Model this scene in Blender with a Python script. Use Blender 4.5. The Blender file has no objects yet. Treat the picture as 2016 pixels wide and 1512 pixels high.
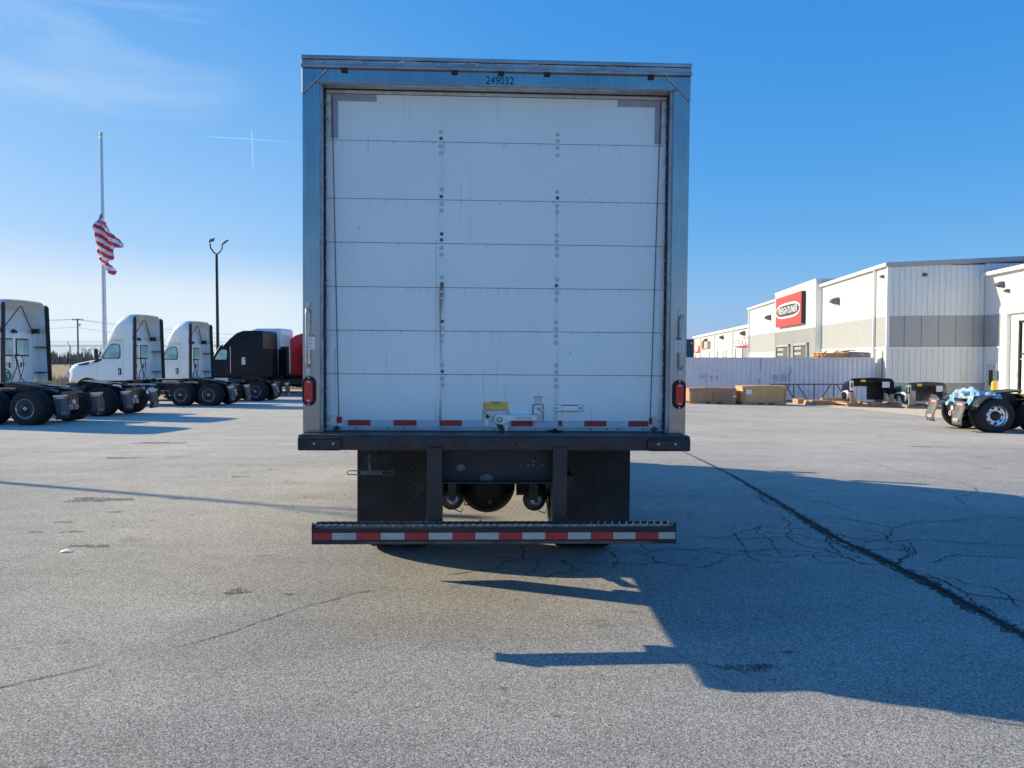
import bpy, math, random
from mathutils import Matrix, Vector
random.seed(7)
R = math.radians
scene = bpy.context.scene
COL = scene.collection
# ---------------------------------------------------------------- camera
FPX = 1514.0
PITCH = R(1.967)
EYE = Vector((0, 0, 1.62))
cd = bpy.data.cameras.new('camera'); cam = bpy.data.objects.new('camera', cd); COL.objects.link(cam)
cam.location = EYE; cam.rotation_euler = (R(90) - PITCH, 0, 0)
cd.sensor_width = 36; cd.lens = 36 * FPX / 2016; cd.clip_end = 20000; cd.clip_start = .05
scene.camera = cam
# ---------------------------------------------------------------- light
SUN_AZ, SUN_EL = 67.6, 23.6          # degrees left of straight ahead, height
sd = Vector((-math.sin(R(SUN_AZ)) * math.cos(R(SUN_EL)), math.cos(R(SUN_AZ)) * math.cos(R(SUN_EL)), math.sin(R(SUN_EL))))
ld = bpy.data.lights.new('sun', 'SUN'); sun = bpy.data.objects.new('sun', ld); COL.objects.link(sun)
ld.energy = 5.0; ld.angle = R(.5); ld.color = (1, .85, .58)
sun.rotation_euler = sd.to_track_quat('Z', 'Y').to_euler(); sun.location = (-30, 10, 30)
scene.view_settings.view_transform = 'Standard'; scene.view_settings.look = 'None'
scene.view_settings.exposure = .5; scene.view_settings.gamma = 1

class NT:
    """tiny node-graph helper"""
    def __init__(s, tree):
        s.t = tree; tree.nodes.clear()
    def n(s, typ, **kw):
        nd = s.t.nodes.new(typ)
        ins = kw.pop('i', {})
        for k, v in kw.items(): setattr(nd, k, v)
        for k, v in ins.items(): s.put(nd.inputs[k], v)
        return nd
    def put(s, sock, v):
        if hasattr(v, 'is_output') or isinstance(v, bpy.types.NodeSocket): s.t.links.new(v, sock)
        else:
            if sock.type in ('RGBA',) and not hasattr(v, '__len__'): v = (v, v, v, 1)
            elif sock.type == 'RGBA' and len(v) == 3: v = (*v, 1)
            sock.default_value = v
    def m(s, op, a, b=0.0, c=0.0, clamp=False):
        nd = s.n('ShaderNodeMath', operation=op, use_clamp=clamp)
        s.put(nd.inputs[0], a); s.put(nd.inputs[1], b); s.put(nd.inputs[2], c)
        return nd.outputs[0]
    def noise(s, vec, scale, detail=3, rough=.55, dist=0):
        nd = s.n('ShaderNodeTexNoise'); s.put(nd.inputs['Vector'], vec)
        nd.inputs['Scale'].default_value = scale; nd.inputs['Detail'].default_value = detail
        nd.inputs['Roughness'].default_value = rough; nd.inputs['Distortion'].default_value = dist
        return nd.outputs['Fac']
    def vor(s, vec, scale, feat='F1', out='Distance'):
        nd = s.n('ShaderNodeTexVoronoi', feature=feat); s.put(nd.inputs['Vector'], vec)
        nd.inputs['Scale'].default_value = scale
        return nd.outputs[out]
    def ramp(s, f, *stops):
        nd = s.n('ShaderNodeValToRGB'); s.put(nd.inputs[0], f)
        e = nd.color_ramp.elements
        while len(e) < len(stops): e.new(.5)
        for el, (p, c) in zip(e, stops):
            el.position = p
            el.color = (c, c, c, 1) if not hasattr(c, '__len__') else (*c, 1)
        return nd.outputs[0]
    def mix(s, f, a, b, blend='MIX'):
        nd = s.n('ShaderNodeMix', data_type='RGBA', blend_type=blend)
        s.put(nd.inputs[0], f); s.put(nd.inputs[6], a); s.put(nd.inputs[7], b)
        return nd.outputs[2]
    def scl(s, vec, v):
        nd = s.n('ShaderNodeMapping'); s.put(nd.inputs[0], vec); nd.inputs['Scale'].default_value = v
        return nd.outputs[0]
    def sep(s, vec):
        nd = s.n('ShaderNodeSeparateXYZ'); s.put(nd.inputs[0], vec)
        return nd.outputs

# ---------------------------------------------------------------- sky
w = bpy.data.worlds.new('World'); scene.world = w; w.use_nodes = True
k = NT(w.node_tree)
sky = k.n('ShaderNodeTexSky', sky_type='NISHITA', sun_disc=False)
sky.sun_elevation = R(SUN_EL); sky.sun_rotation = R(-SUN_AZ)
sky.air_density = 1.0; sky.dust_density = .6; sky.ozone_density = 2.2; sky.altitude = 100
hsv = k.n('ShaderNodeHueSaturation', i={'Color': sky.outputs[0]}); hsv.inputs['Saturation'].default_value = 1.22
cc = k.n('ShaderNodeSeparateColor', i={0: hsv.outputs[0]})
def chan(i, pre, p, gain): return k.m('MULTIPLY', k.m('POWER', k.m('MAXIMUM', k.m('MULTIPLY', cc.outputs[i], .1 * pre), 0), p), gain / .1414)
gam = k.n('ShaderNodeCombineColor', i={0: chan(0, .86, 1.0, .93), 1: chan(1, 1.0, .55, .785), 2: chan(2, 1.18, .28, .99)}).outputs[0]
tc = k.n('ShaderNodeTexCoord')
nrm = k.n('ShaderNodeVectorMath', operation='NORMALIZE', i={0: tc.outputs['Generated']}).outputs[0]
x_, y_, z_ = k.sep(nrm)
# thin cloud bank low towards the sun and a faint wisp higher up
az = k.m('ARCTAN2', x_, y_)
wisp = k.noise(k.scl(nrm, (1.2, 1.2, 5)), 2.6, 6, .6, .6)
soft = k.noise(k.scl(nrm, (1, 1, 4)), 1.3, 3, .5)
low = k.m('SUBTRACT', z_, k.m('MULTIPLY', k.m('SUBTRACT', soft, .5), .12))
low = k.m('ADD', low, k.m('MULTIPLY', k.m('ADD', az, .62), .10))
bank = k.ramp(low, (.0, .98), (.05, .94), (.09, .70), (.12, .25), (.152, .0))
side = k.n('ShaderNodeMapRange', interpolation_type='SMOOTHSTEP'); k.put(side.inputs[0], az)
side.inputs[1].default_value = .05; side.inputs[2].default_value = -.35
bank = k.m('MULTIPLY', bank, side.outputs[0])
back = k.n('ShaderNodeMapRange', interpolation_type='SMOOTHSTEP'); k.put(back.inputs[0], az)
back.inputs[1].default_value = -2.0; back.inputs[2].default_value = -1.4
bank = k.m('MULTIPLY', bank, back.outputs[0])
d1 = k.m('ADD', k.m('POWER', k.m('MULTIPLY', k.m('ADD', az, .485), 5.5), 2), k.m('POWER', k.m('MULTIPLY', k.m('SUBTRACT', z_, .345), 9), 2))
hi = k.m('MULTIPLY', k.m('SUBTRACT', 1, d1, clamp=True), k.ramp(wisp, (.36, 0), (.66, 1)))
veil = k.m('MULTIPLY', k.m('MULTIPLY', side.outputs[0], back.outputs[0]), k.ramp(z_, (.05, .22), (.45, .0)))
cl = k.m('ADD', k.m('ADD', k.m('MULTIPLY', bank, .92), veil), k.m('MULTIPLY', hi, .42), clamp=True)
cloud = k.mix(cl, gam, (5.4, 6.25, 6.9))
bg = k.n('ShaderNodeBackground', i={'Color': cloud, 'Strength': .1})
wo = k.n('ShaderNodeOutputWorld'); k.t.links.new(bg.outputs[0], wo.inputs[0])

# ---------------------------------------------------------------- mapping helpers
def G(x, y):
    """height of the ground: the lot drains away from the camera and to the right"""
    yy = y if y < 38 else 38 + 8 * (1 - math.exp(-(y - 38) / 8))
    yy = max(yy, -20)
    s = min(max(x, 0), 60)
    t = min(max(y / 25, 0), 1); t = t * t * (3 - 2 * t)
    return -.04 - .015 * yy - .018 * s * s / (s + 4) * t
def ray(px, py):
    u = (px - 1008) / FPX; v = (756 - py) / FPX
    return Vector((u, math.cos(PITCH) + math.sin(PITCH) * v, -math.sin(PITCH) + math.cos(PITCH) * v))
def at(px, py, Y):
    d = ray(px, py); return EYE + d * (Y / d.y)
def gp(px, py):
    d = ray(px, py); lo, hi_ = .5, 400.0
    for _ in range(50):
        m_ = (lo + hi_) / 2; p = EYE + d * m_
        if p.z > G(p.x, p.y): lo = m_
        else: hi_ = m_
    return EYE + d * lo

# ---------------------------------------------------------------- mesh builder
class MB:
    def __init__(s, M=None): s.v = []; s.f = []; s.mi = []; s.sm = []; s.M = M or Matrix()
    def add(s, vs, fs, mi=0, sm=False):
        b = len(s.v); s.v += [tuple(s.M @ Vector(p)) for p in vs]
        for f in fs: s.f.append([b + i for i in f]); s.mi.append(mi); s.sm.append(sm)
        return s
    def box(s, x0, x1, y0, y1, z0, z1, mi=0):
        if x0 > x1: x0, x1 = x1, x0
        if y0 > y1: y0, y1 = y1, y0
        if z0 > z1: z0, z1 = z1, z0
        return s.add([(x0,y0,z0),(x1,y0,z0),(x1,y1,z0),(x0,y1,z0),(x0,y0,z1),(x1,y0,z1),(x1,y1,z1),(x0,y1,z1)],
              [(3,2,1,0),(4,5,6,7),(0,1,5,4),(1,2,6,5),(2,3,7,6),(3,0,4,7)], mi)
    def cyl(s, a, b, r, r2=None, n=12, mi=0, caps=True):
        a = Vector(a); b = Vector(b); r2 = r if r2 is None else r2
        d = (b - a).normalized(); u = d.orthogonal().normalized(); w_ = d.cross(u)
        vs = []
        for p, rr in ((a, r), (b, r2)):
            for i in range(n):
                t = 2 * math.pi * i / n; vs.append(p + (u * math.cos(t) + w_ * math.sin(t)) * rr)
        s.add(vs, [(i, (i + 1) % n, n + (i + 1) % n, n + i) for i in range(n)], mi, True)
        if caps: s.add(vs, [list(range(n))[::-1], list(range(n, 2 * n))], mi)
        return s
    def tube(s, pts, r, n=6, mi=0):
        pts = [Vector(p) for p in pts]; rings = []
        up = None
        for i, p in enumerate(pts):
            d = (pts[min(i + 1, len(pts) - 1)] - pts[max(i - 1, 0)]).normalized()
            u = d.orthogonal().normalized() if up is None else (up - d * up.dot(d)).normalized()
            up = u; w_ = d.cross(u)
            rr = r[i] if hasattr(r, '__len__') else r
            rings.append([p + (u * math.cos(2*math.pi*j/n) + w_ * math.sin(2*math.pi*j/n)) * rr for j in range(n)])
        return s.loft(rings, mi, True, True)
    def loft(s, rings, mi=0, sm=True, closed=True, caps=True):
        n = len(rings[0]); vs = [p for r in rings for p in r]; fs = []
        for k_ in range(len(rings) - 1):
            for j in range(n if closed else n - 1):
                a = k_ * n + j; b = k_ * n + (j + 1) % n
                fs.append((a, b, b + n, a + n))
        s.add(vs, fs, mi, sm)
        if closed and caps: s.add(list(rings[0]) + list(rings[-1]), [list(range(n))[::-1], list(range(n, 2 * n))], mi)
        return s
    def prism(s, poly, fn0, fn1, mi=0, sm=False):
        n = len(poly); vs = [fn0(*p) for p in poly] + [fn1(*p) for p in poly]
        return s.add(vs, [list(range(n))[::-1], list(range(n, 2 * n))] + [(i, (i+1) % n, n + (i+1) % n, n + i) for i in range(n)], mi, sm)
    def lathe(s, prof, c, ax='y', n=32, mi=0, sm=True):
        """prof: (radius, offset along axis)"""
        c = Vector(c); rings = []
        for r_, o in prof:
            ring = []
            for i in range(n):
                t = 2 * math.pi * i / n; a, b = r_ * math.cos(t), r_ * math.sin(t)
                ring.append(c + (Vector((a, o, b)) if ax == 'y' else Vector((o, a, b)) if ax == 'x' else Vector((a, b, o))))
            rings.append(ring)
        return s.loft(rings, mi, sm, True, False)
    def build(s, name, mats, parent=None, bevel=0, solid=0, label=None, smooth_all=False, bseg=2):
        me = bpy.data.meshes.new(name); me.from_pydata(s.v, [], s.f)
        if not isinstance(mats, (list, tuple)): mats = [mats]
        for m_ in mats: me.materials.append(m_)
        me.polygons.foreach_set('material_index', s.mi); me.polygons.foreach_set('use_smooth', s.sm)
        me.update()
        o = bpy.data.objects.new(name, me); COL.objects.link(o)
        if parent is not None: o.parent = parent
        if solid:
            md = o.modifiers.new('s', 'SOLIDIFY'); md.thickness = solid; md.offset = -1
        if bevel:
            md = o.modifiers.new('b', 'BEVEL'); md.width = bevel; md.segments = bseg; md.limit_method = 'ANGLE'; md.angle_limit = R(40)
            md.harden_normals = False
        if label: o['label'] = label
        return o
def fixn(o):
    import bmesh
    bm = bmesh.new(); bm.from_mesh(o.data); bmesh.ops.remove_doubles(bm, verts=bm.verts, dist=1e-5)
    bmesh.ops.recalc_face_normals(bm, faces=bm.faces); bm.to_mesh(o.data); bm.free(); return o
def thing(name, label, cat, loc=(0, 0, 0), rz=0, group=None):
    o = bpy.data.objects.new(name, None); COL.objects.link(o); o.empty_display_size = .3
    o.location = loc; o.rotation_euler = (0, 0, rz)
    return tag(o, label, cat, group)
def tag(o, label, cat, group=None, kind=None):
    o['label'] = label; o['category'] = cat
    if group: o['group'] = group
    if kind: o['kind'] = kind
    return o
def struct(o): o['kind'] = 'structure'; return o
def text(s_, size, M, mat, name='lettering', parent=None, ext=.001, bold=0, shear=0, sx=1, label=None, align='CENTER'):
    cu = bpy.data.curves.new('t', 'FONT'); cu.body = s_; cu.size = size; cu.extrude = ext; cu.offset = bold; cu.shear = shear
    cu.align_x = align; cu.align_y = 'CENTER'; cu.resolution_u = 3
    to = bpy.data.objects.new('t', cu); COL.objects.link(to)
    dg = bpy.context.evaluated_depsgraph_get(); me = bpy.data.meshes.new_from_object(to.evaluated_get(dg))
    bpy.data.objects.remove(to)
    me.transform(M @ Matrix.Diagonal((sx, 1, 1, 1))); me.materials.clear(); me.materials.append(mat)
    me.name = name
    o = bpy.data.objects.new(name, me); COL.objects.link(o)
    if parent is not None: o.parent = parent
    if label: o['label'] = label
    return o
def copy_tree(o, parent=None):
    c = o.copy(); COL.objects.link(c)
    if parent is not None: c.parent = parent
    for ch in list(o.children): copy_tree(ch, c)
    return c
# writing plane matrices: XZ facing -Y, etc.
def face_mat(origin, right, up):
    r_ = Vector(right).normalized(); u = Vector(up).normalized(); n = r_.cross(u)
    return Matrix(((r_.x, u.x, n.x, origin[0]), (r_.y, u.y, n.y, origin[1]), (r_.z, u.z, n.z, origin[2]), (0, 0, 0, 1)))

# ---------------------------------------------------------------- materials
def mat(name, col, rough=.5, metal=0.0, var=.12, scale=6, bump=0, bscale=40, coat=0, rvar=.1, stretch=(1, 1, 1), dirt=0, dirtcol=(.12, .10, .08), spec=.5):
    m = bpy.data.materials.new(name); m.use_nodes = True; k = NT(m.node_tree)
    c = k.n('ShaderNodeTexCoord').outputs['Object']; c = k.scl(c, stretch)
    f = k.noise(c, scale, 4)
    lo = tuple(max(0, x * (1 - var)) for x in col); hi2 = tuple(min(1, x * (1 + var)) for x in col)
    colr = k.ramp(f, (.3, lo), (.7, hi2))
    if dirt:
        g = k.noise(c, scale * .6, 6, .65)
        colr = k.mix(k.m('MULTIPLY', k.ramp(g, (.45, 0), (.75, 1)), dirt), colr, dirtcol)
    p = k.n('ShaderNodeBsdfPrincipled', i={'Base Color': colr, 'Metallic': metal, 'Coat Weight': coat, 'Specular IOR Level': spec})
    k.put(p.inputs['Roughness'], k.m('ADD', rough - rvar / 2, k.m('MULTIPLY', k.noise(c, scale * 2.3, 3), rvar)))
    if bump:
        b = k.n('ShaderNodeBump', i={'Height': k.noise(c, bscale, 4), 'Strength': min(1, bump), 'Distance': .01 * bump}); k.put(p.inputs['Normal'], b.outputs[0])
    o = k.n('ShaderNodeOutputMaterial'); k.t.links.new(p.outputs[0], o.inputs[0])
    return m
M = {}
M['blackpaint'] = mat('black_paint', (.022, .022, .025), .42, var=.35, scale=9, bump=.5, bscale=30, dirt=.35, dirtcol=(.07, .065, .06))
M['darkgrime'] = mat('grimy_black_steel', (.018, .018, .02), .6, var=.5, scale=5, bump=.6, dirt=.45, dirtcol=(.055, .05, .05))
M['chassis'] = mat('gloss_black_chassis', (.012, .012, .014), .25, var=.4, scale=8)
M['rubber'] = mat('tyre_rubber', (.022, .021, .021), .8, var=.35, scale=10, bump=.4)
M['rubberflap'] = mat('mud_flap_rubber', (.016, .017, .019), .7, var=.3, scale=6, dirt=.6, dirtcol=(.06, .056, .052))
M['white'] = mat('white_truck_paint', (.84, .88, .86), .22, var=.03, scale=2, coat=.6)
M['whitepart'] = mat('white_matt_plastic', (.74, .76, .78), .5, var=.05, scale=4)
M['trim'] = mat('black_trim_plastic', (.02, .02, .022), .5, var=.2, scale=6)
M['alu'] = mat('polished_aluminium', (.75, .76, .78), .18, 1.0, var=.08, scale=5)
M['galv'] = mat('galvanised_steel', (.5, .52, .54), .42, .8, var=.2, scale=12, dirt=.3, dirtcol=(.2, .17, .14))
M['hardware'] = mat('painted_latch_steel', (.70, .70, .66), .45, .3, var=.12, scale=20, dirt=.4, dirtcol=(.22, .16, .11), bump=.3)
M['castsilver'] = mat('silver_cast_lever', (.82, .84, .82), .4, .2, var=.08, scale=20)
M['red'] = mat('red_truck_paint', (.80, .015, .015), .25, var=.08, scale=3, coat=.5)
M['redtape'] = mat('red_reflective_tape', (.44, .022, .03), .35, var=.18, scale=14, rvar=.2)
M['whitetape'] = mat('white_reflective_tape', (.43, .42, .39), .35, var=.15, scale=9, dirt=.4, dirtcol=(.34, .33, .28))
M['fadedtape'] = mat('faded_lilac_tape', (.38, .34, .40), .5, var=.1, scale=10)
M['fadedwhite'] = mat('faded_white_tape', (.64, .58, .62), .5, var=.12, scale=14, dirt=.4, dirtcol=(.62, .62, .66))
M['lens'] = mat('red_lamp_lens', (.62, .015, .02), .12, var=.08, scale=60, coat=.5)
M['clear'] = mat('clear_lamp_lens', (.6, .62, .62), .12, var=.1, scale=60, coat=.5)
M['yellowlabel'] = mat('yellow_label', (.95, .56, .12), .5, var=.08, scale=14)
M['whitelabel'] = mat('white_label', (.82, .84, .82), .5, var=.05, scale=14)
M['orange'] = mat('orange_label', (.65, .22, .06), .5, var=.05, scale=14)
M['ink'] = mat('black_ink', (.015, .015, .018), .5, var=.1)
M['inkgrey'] = mat('grey_ink', (.10, .11, .12), .5, var=.1)
M['brownlabel'] = mat('dark_red_label', (.16, .05, .05), .5, var=.1)
M['gap'] = mat('dark_gap', (.09, .09, .085), .9, var=.2)
M['rust'] = mat('rusty_steel', (.13, .08, .055), .75, var=.4, scale=14, bump=.5, dirt=.5, dirtcol=(.04, .035, .035))
M['green'] = mat('green_decal', (.02, .28, .09), .4, var=.05)
M['hose'] = mat('black_air_hose', (.02, .022, .025), .4)
M['hosegreen'] = mat('green_air_hose', (.03, .12, .06), .4)
M['navy'] = mat('gloss_black_cab_paint', (.008, .009, .016), .3, var=.1, scale=3, coat=0, spec=.25)
M['signred'] = mat('red_sign_face', (.52, .05, .028), .4, var=.03, scale=2)
M['signwhite'] = mat('white_sign_letter', (.85, .85, .83), .4, var=.02)
M['signgrey'] = mat('dark_grey_sign_oval', (.05, .05, .055), .45, var=.05)
M['yellow'] = mat('safety_yellow_paint', (.75, .48, .03), .4, var=.08, scale=6)
M['cardboard'] = mat('brown_cardboard', (.46, .255, .145), .85, var=.1, scale=3, stretch=(1, 1, .3), bump=.3, bscale=12)
M['cardboard2'] = mat('tan_cardboard', (.66, .38, .17), .85, var=.1, scale=3, stretch=(1, 1, .3), bump=.3, bscale=12)
M['wood'] = mat('pallet_wood', (.42, .27, .15), .8, var=.3, scale=4, stretch=(1, 6, 6), bump=.3)
M['wood2'] = mat('fresh_orange_timber', (.62, .33, .12), .75, var=.25, scale=4, stretch=(1, 5, 5))
M['greywood'] = mat('weathered_grey_wood', (.30, .28, .26), .85, var=.3, scale=4, stretch=(1, 6, 6), bump=.3)
M['truss'] = mat('blue_grey_steel_paint', (.06, .085, .12), .5, var=.2)
M['darkgreen'] = mat('dark_green_hood_paint', (.035, .075, .06), .3, var=.2, scale=3, coat=.4)
M['hoodinner'] = mat('grey_fibreglass_inner', (.14, .14, .14), .7, var=.4, scale=4, bump=.4)
M['concrete'] = mat('pale_concrete', (.42, .41, .39), .85, var=.12, scale=3, bump=.3, dirt=.25, dirtcol=(.25, .23, .2))
M['seat'] = mat('dark_cab_interior', (.03, .03, .033), .8)
M['chrome'] = mat('bright_wheel_metal', (.85, .86, .9), .12, 1.0, var=.04)
M['pole'] = mat('dark_bronze_pole', (.03, .025, .025), .4, .2, var=.1)
M['gold'] = mat('gold_ball', (.75, .6, .25), .25, 1.0, var=.05)
M['flagred'] = mat('flag_red', (.62, .05, .08), .8, var=.08); M['flagwhite'] = mat('flag_white', (.80, .79, .82), .8, var=.04); M['flagblue'] = mat('flag_blue', (.13, .13, .42), .8, var=.1)
M['bark'] = mat('bare_twig_bark', (.15, .115, .09), .9, var=.3)
M['utility'] = mat('grey_utility_pole', (.14, .12, .10), .9, var=.2)
M['fence'] = mat('dull_fence_steel', (.25, .25, .25), .5, .5, var=.15)

def glass_mat(name, tint, alpha, rough=.03):
    m = bpy.data.materials.new(name); m.use_nodes = True; k = NT(m.node_tree)
    t = k.n('ShaderNodeBsdfTransparent', i={'Color': tint}); g = k.n('ShaderNodeBsdfGlossy', i={'Color': (.9, .95, .95), 'Roughness': rough})
    fr = k.n('ShaderNodeFresnel'); fr.inputs[0].default_value = 1.45
    mx = k.n('ShaderNodeMixShader', i={0: k.m('ADD', fr.outputs[0], alpha, clamp=True)}); k.t.links.new(t.outputs[0], mx.inputs[1]); k.t.links.new(g.outputs[0], mx.inputs[2])
    o = k.n('ShaderNodeOutputMaterial'); k.t.links.new(mx.outputs[0], o.inputs[0]); return m
M['glass'] = glass_mat('green_tinted_glass', (.50, .80, .66, 1), .03)

def stainless():
    m = bpy.data.materials.new('brushed_stainless'); m.use_nodes = True; k = NT(m.node_tree)
    c = k.n('ShaderNodeTexCoord').outputs['Object']
    f = k.noise(k.scl(c, (120, 120, 1.5)), 1, 4); g = k.noise(c, 2.5, 5, .6)
    col = k.mix(.5, k.ramp(f, (.25, (.25, .26, .27)), (.75, (.48, .48, .49))), k.ramp(g, (.3, (.26, .26, .27)), (.7, (.50, .49, .48))))
    st = k.ramp(k.noise(k.scl(c, (26, 26, .9)), 1, 5, .65), (.60, 0), (.8, 1))
    col = k.mix(k.m('MULTIPLY', st, .3), col, (.24, .20, .17))
    p = k.n('ShaderNodeBsdfPrincipled', i={'Base Color': col, 'Metallic': 1.0})
    k.put(p.inputs['Roughness'], k.m('ADD', .12, k.m('MULTIPLY', g, .16)))
    b = k.n('ShaderNodeBump', i={'Height': k.m('ADD', k.m('MULTIPLY', f, .06), k.noise(k.scl(c, (1.2, 1.2, .8)), 2.2, 2)), 'Strength': .45, 'Distance': .014}); k.put(p.inputs['Normal'], b.outputs[0])
    o = k.n('ShaderNodeOutputMaterial'); k.t.links.new(p.outputs[0], o.inputs[0]); return m
M['steel'] = stainless()

def door_paint():
    """white roll-up door: rusty runs below the hinge bolts, thin grey drips, grime along the joints (real stains)"""
    m = bpy.data.materials.new('stained_white_door_paint'); m.use_nodes = True; k = NT(m.node_tree)
    c = k.n('ShaderNodeTexCoord').outputs['Object']; x, y, z = k.sep(c)
    base = k.ramp(k.noise(c, 1.3, 5, .6), (.3, (.78, .83, .80)), (.7, (.84, .885, .85)))
    wob = k.m('MULTIPLY', k.m('SUBTRACT', k.noise(k.scl(c, (1, 1, 2.2)), 2.5, 3), .5), .05)
    def column(x0, wd):
        d = k.m('ABSOLUTE', k.m('ADD', k.m('SUBTRACT', x, x0), wob)); return k.m('SUBTRACT', 1, k.m('DIVIDE', d, wd), clamp=True)
    s1 = k.ramp(k.noise(k.scl(c, (55, 1, 1.1)), 1, 4, .6), (.40, 0), (.54, 1))
    s2 = k.ramp(k.noise(k.scl(c, (1, 1, 1)), 1.7, 2), (.40, .15), (.62, 1))
    lz = k.ramp(k.m('DIVIDE', z, 4), (.34, .9), (.55, .8), (.66, .25), (.82, .08))
    rust = k.m('MULTIPLY', k.m('MULTIPLY', k.m('MAXIMUM', column(-.382, .05), k.m('MULTIPLY', column(.412, .03), .5)), s1), k.m('MULTIPLY', s2, lz))
    col = k.mix(k.m('MULTIPLY', rust, 1.0), base, (.20, .155, .10))
    drip = k.m('MULTIPLY', k.ramp(k.noise(k.scl(c, (30, 1, .45)), 1, 3, .5), (.665, 0), (.70, 1)), k.ramp(k.noise(k.scl(c, (1.3, 1, 1)), 2.3, 2), (.45, 0), (.65, 1)))
    col = k.mix(k.m('MULTIPLY', drip, .55), col, (.30, .28, .25))
    # grime below each joint
    g = 0
    for zz in (3.164, 2.773, 2.477, 2.177, 1.880, 1.582):
        e = k.m('SUBTRACT', zz, z); q = k.m('MULTIPLY', k.m('GREATER_THAN', e, -.003), k.m('SUBTRACT', 1, k.m('DIVIDE', e, .045), clamp=True))
        g = k.m('ADD', g, q)
    gn = k.ramp(k.noise(k.scl(c, (38, 1, 4)), 1, 4, .6), (.52, 0), (.68, 1))
    col = k.mix(k.m('MULTIPLY', k.m('MULTIPLY', g, gn, clamp=True), .28), col, (.22, .19, .16))
    spk = k.ramp(k.noise(c, 42, 2), (.735, 0), (.76, 1)); col = k.mix(k.m('MULTIPLY', spk, .5), col, (.2, .19, .18))
    # single runs: x, top, bottom, half width, strength, colour
    for sx, zt_, zb_, hw_, st_, cc_ in ((-.376, 2.215, 1.93, .017, .95, (.20, .13, .07)), (-.383, 2.20, 1.60, .006, .9, (.15, .11, .08)), (-.366, 2.19, 1.98, .005, .8, (.17, .12, .08)), (-.415, 2.50, 1.40, .0035, .75, (.27, .25, .22)), (-.374, 1.81, 1.22, .0040, .8, (.22, .19, .16)),
                                        (-.355, 1.60, 1.30, .003, .55, (.32, .30, .27)), (.030, 1.88, 1.70, .0030, .6, (.34, .31, .27)), (-.030, 1.88, 1.69, .0025, .5, (.34, .31, .27)), (.005, 1.70, 1.34, .003, .5, (.34, .32, .29)), (-.365, 3.17, 3.06, .005, .8, (.25, .20, .15)),
                                        (.411, 2.76, 2.50, .010, .5, (.32, .25, .17)), (.388, 2.775, 2.762, .014, .9, (.10, .10, .11)), (.414, 2.47, 2.40, .008, .5, (.3, .24, .18)), (.40, 1.57, 1.25, .003, .55, (.33, .31, .28)), (.415, 2.13, 2.03, .004, .5, (.33, .30, .26)),
                                        (-.63, 3.45, 3.20, .012, .18, (.4, .38, .34)), (-.60, 3.45, 3.17, .008, .2, (.4, .38, .34)), (.0, 3.47, 3.2, .006, .3, (.4, .37, .33)), (.46, 1.35, 1.23, .008, .4, (.4, .32, .22)), (.66, 1.35, 1.23, .008, .4, (.4, .32, .22)), (-1.10, 1.75, 1.30, .012, .5, (.35, .3, .25)), (.76, 2.1, 1.9, .003, .3, (.35, .33, .3))):
        dx_ = k.m('ABSOLUTE', k.m('ADD', k.m('SUBTRACT', x, sx), k.m('MULTIPLY', wob, .35)))
        q = k.m('SUBTRACT', 1, k.m('DIVIDE', dx_, hw_), clamp=True)
        q = k.m('MULTIPLY', q, k.m('MULTIPLY', k.m('LESS_THAN', z, zt_), k.m('DIVIDE', k.m('SUBTRACT', z, zb_), (zt_ - zb_) * .7, clamp=True)))
        col = k.mix(k.m('MULTIPLY', q, st_, clamp=True), col, cc_)
    bot = k.ramp(k.m('DIVIDE', z, 4), (.297, .5), (.318, 0)); col = k.mix(k.m('MULTIPLY', bot, k.ramp(k.noise(c, 14, 5), (.35, 0), (.6, 1))), col, (.16, .15, .14))
    edge = k.m('MULTIPLY', k.ramp(k.m('ABSOLUTE', x), (1.12, 0), (1.19, 1)), k.ramp(k.noise(k.scl(c, (14, 1, 6)), 1, 5, .65), (.48, 0), (.62, 1)))
    # ramp positions are clamped to 0..1, so scale the coordinate
    edge = k.m('MULTIPLY', k.ramp(k.m('MULTIPLY', k.m('SUBTRACT', k.m('ABSOLUTE', x), 1.10), 10), (.2, 0), (.9, 1)), k.ramp(k.noise(k.scl(c, (14, 1, 6)), 1, 5, .65), (.46, 0), (.60, 1)))
    col = k.mix(k.m('MULTIPLY', edge, .7), col, (.20, .18, .15))
    p = k.n('ShaderNodeBsdfPrincipled', i={'Base Color': col, 'Roughness': .42})
    b = k.n('ShaderNodeBump', i={'Height': k.noise(k.scl(c, (1, 1, 1)), 3, 2), 'Strength': .25, 'Distance': .01}); k.put(p.inputs['Normal'], b.outputs[0])
    o = k.n('ShaderNodeOutputMaterial'); k.t.links.new(p.outputs[0], o.inputs[0]); return m
M['door'] = door_paint()

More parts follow.
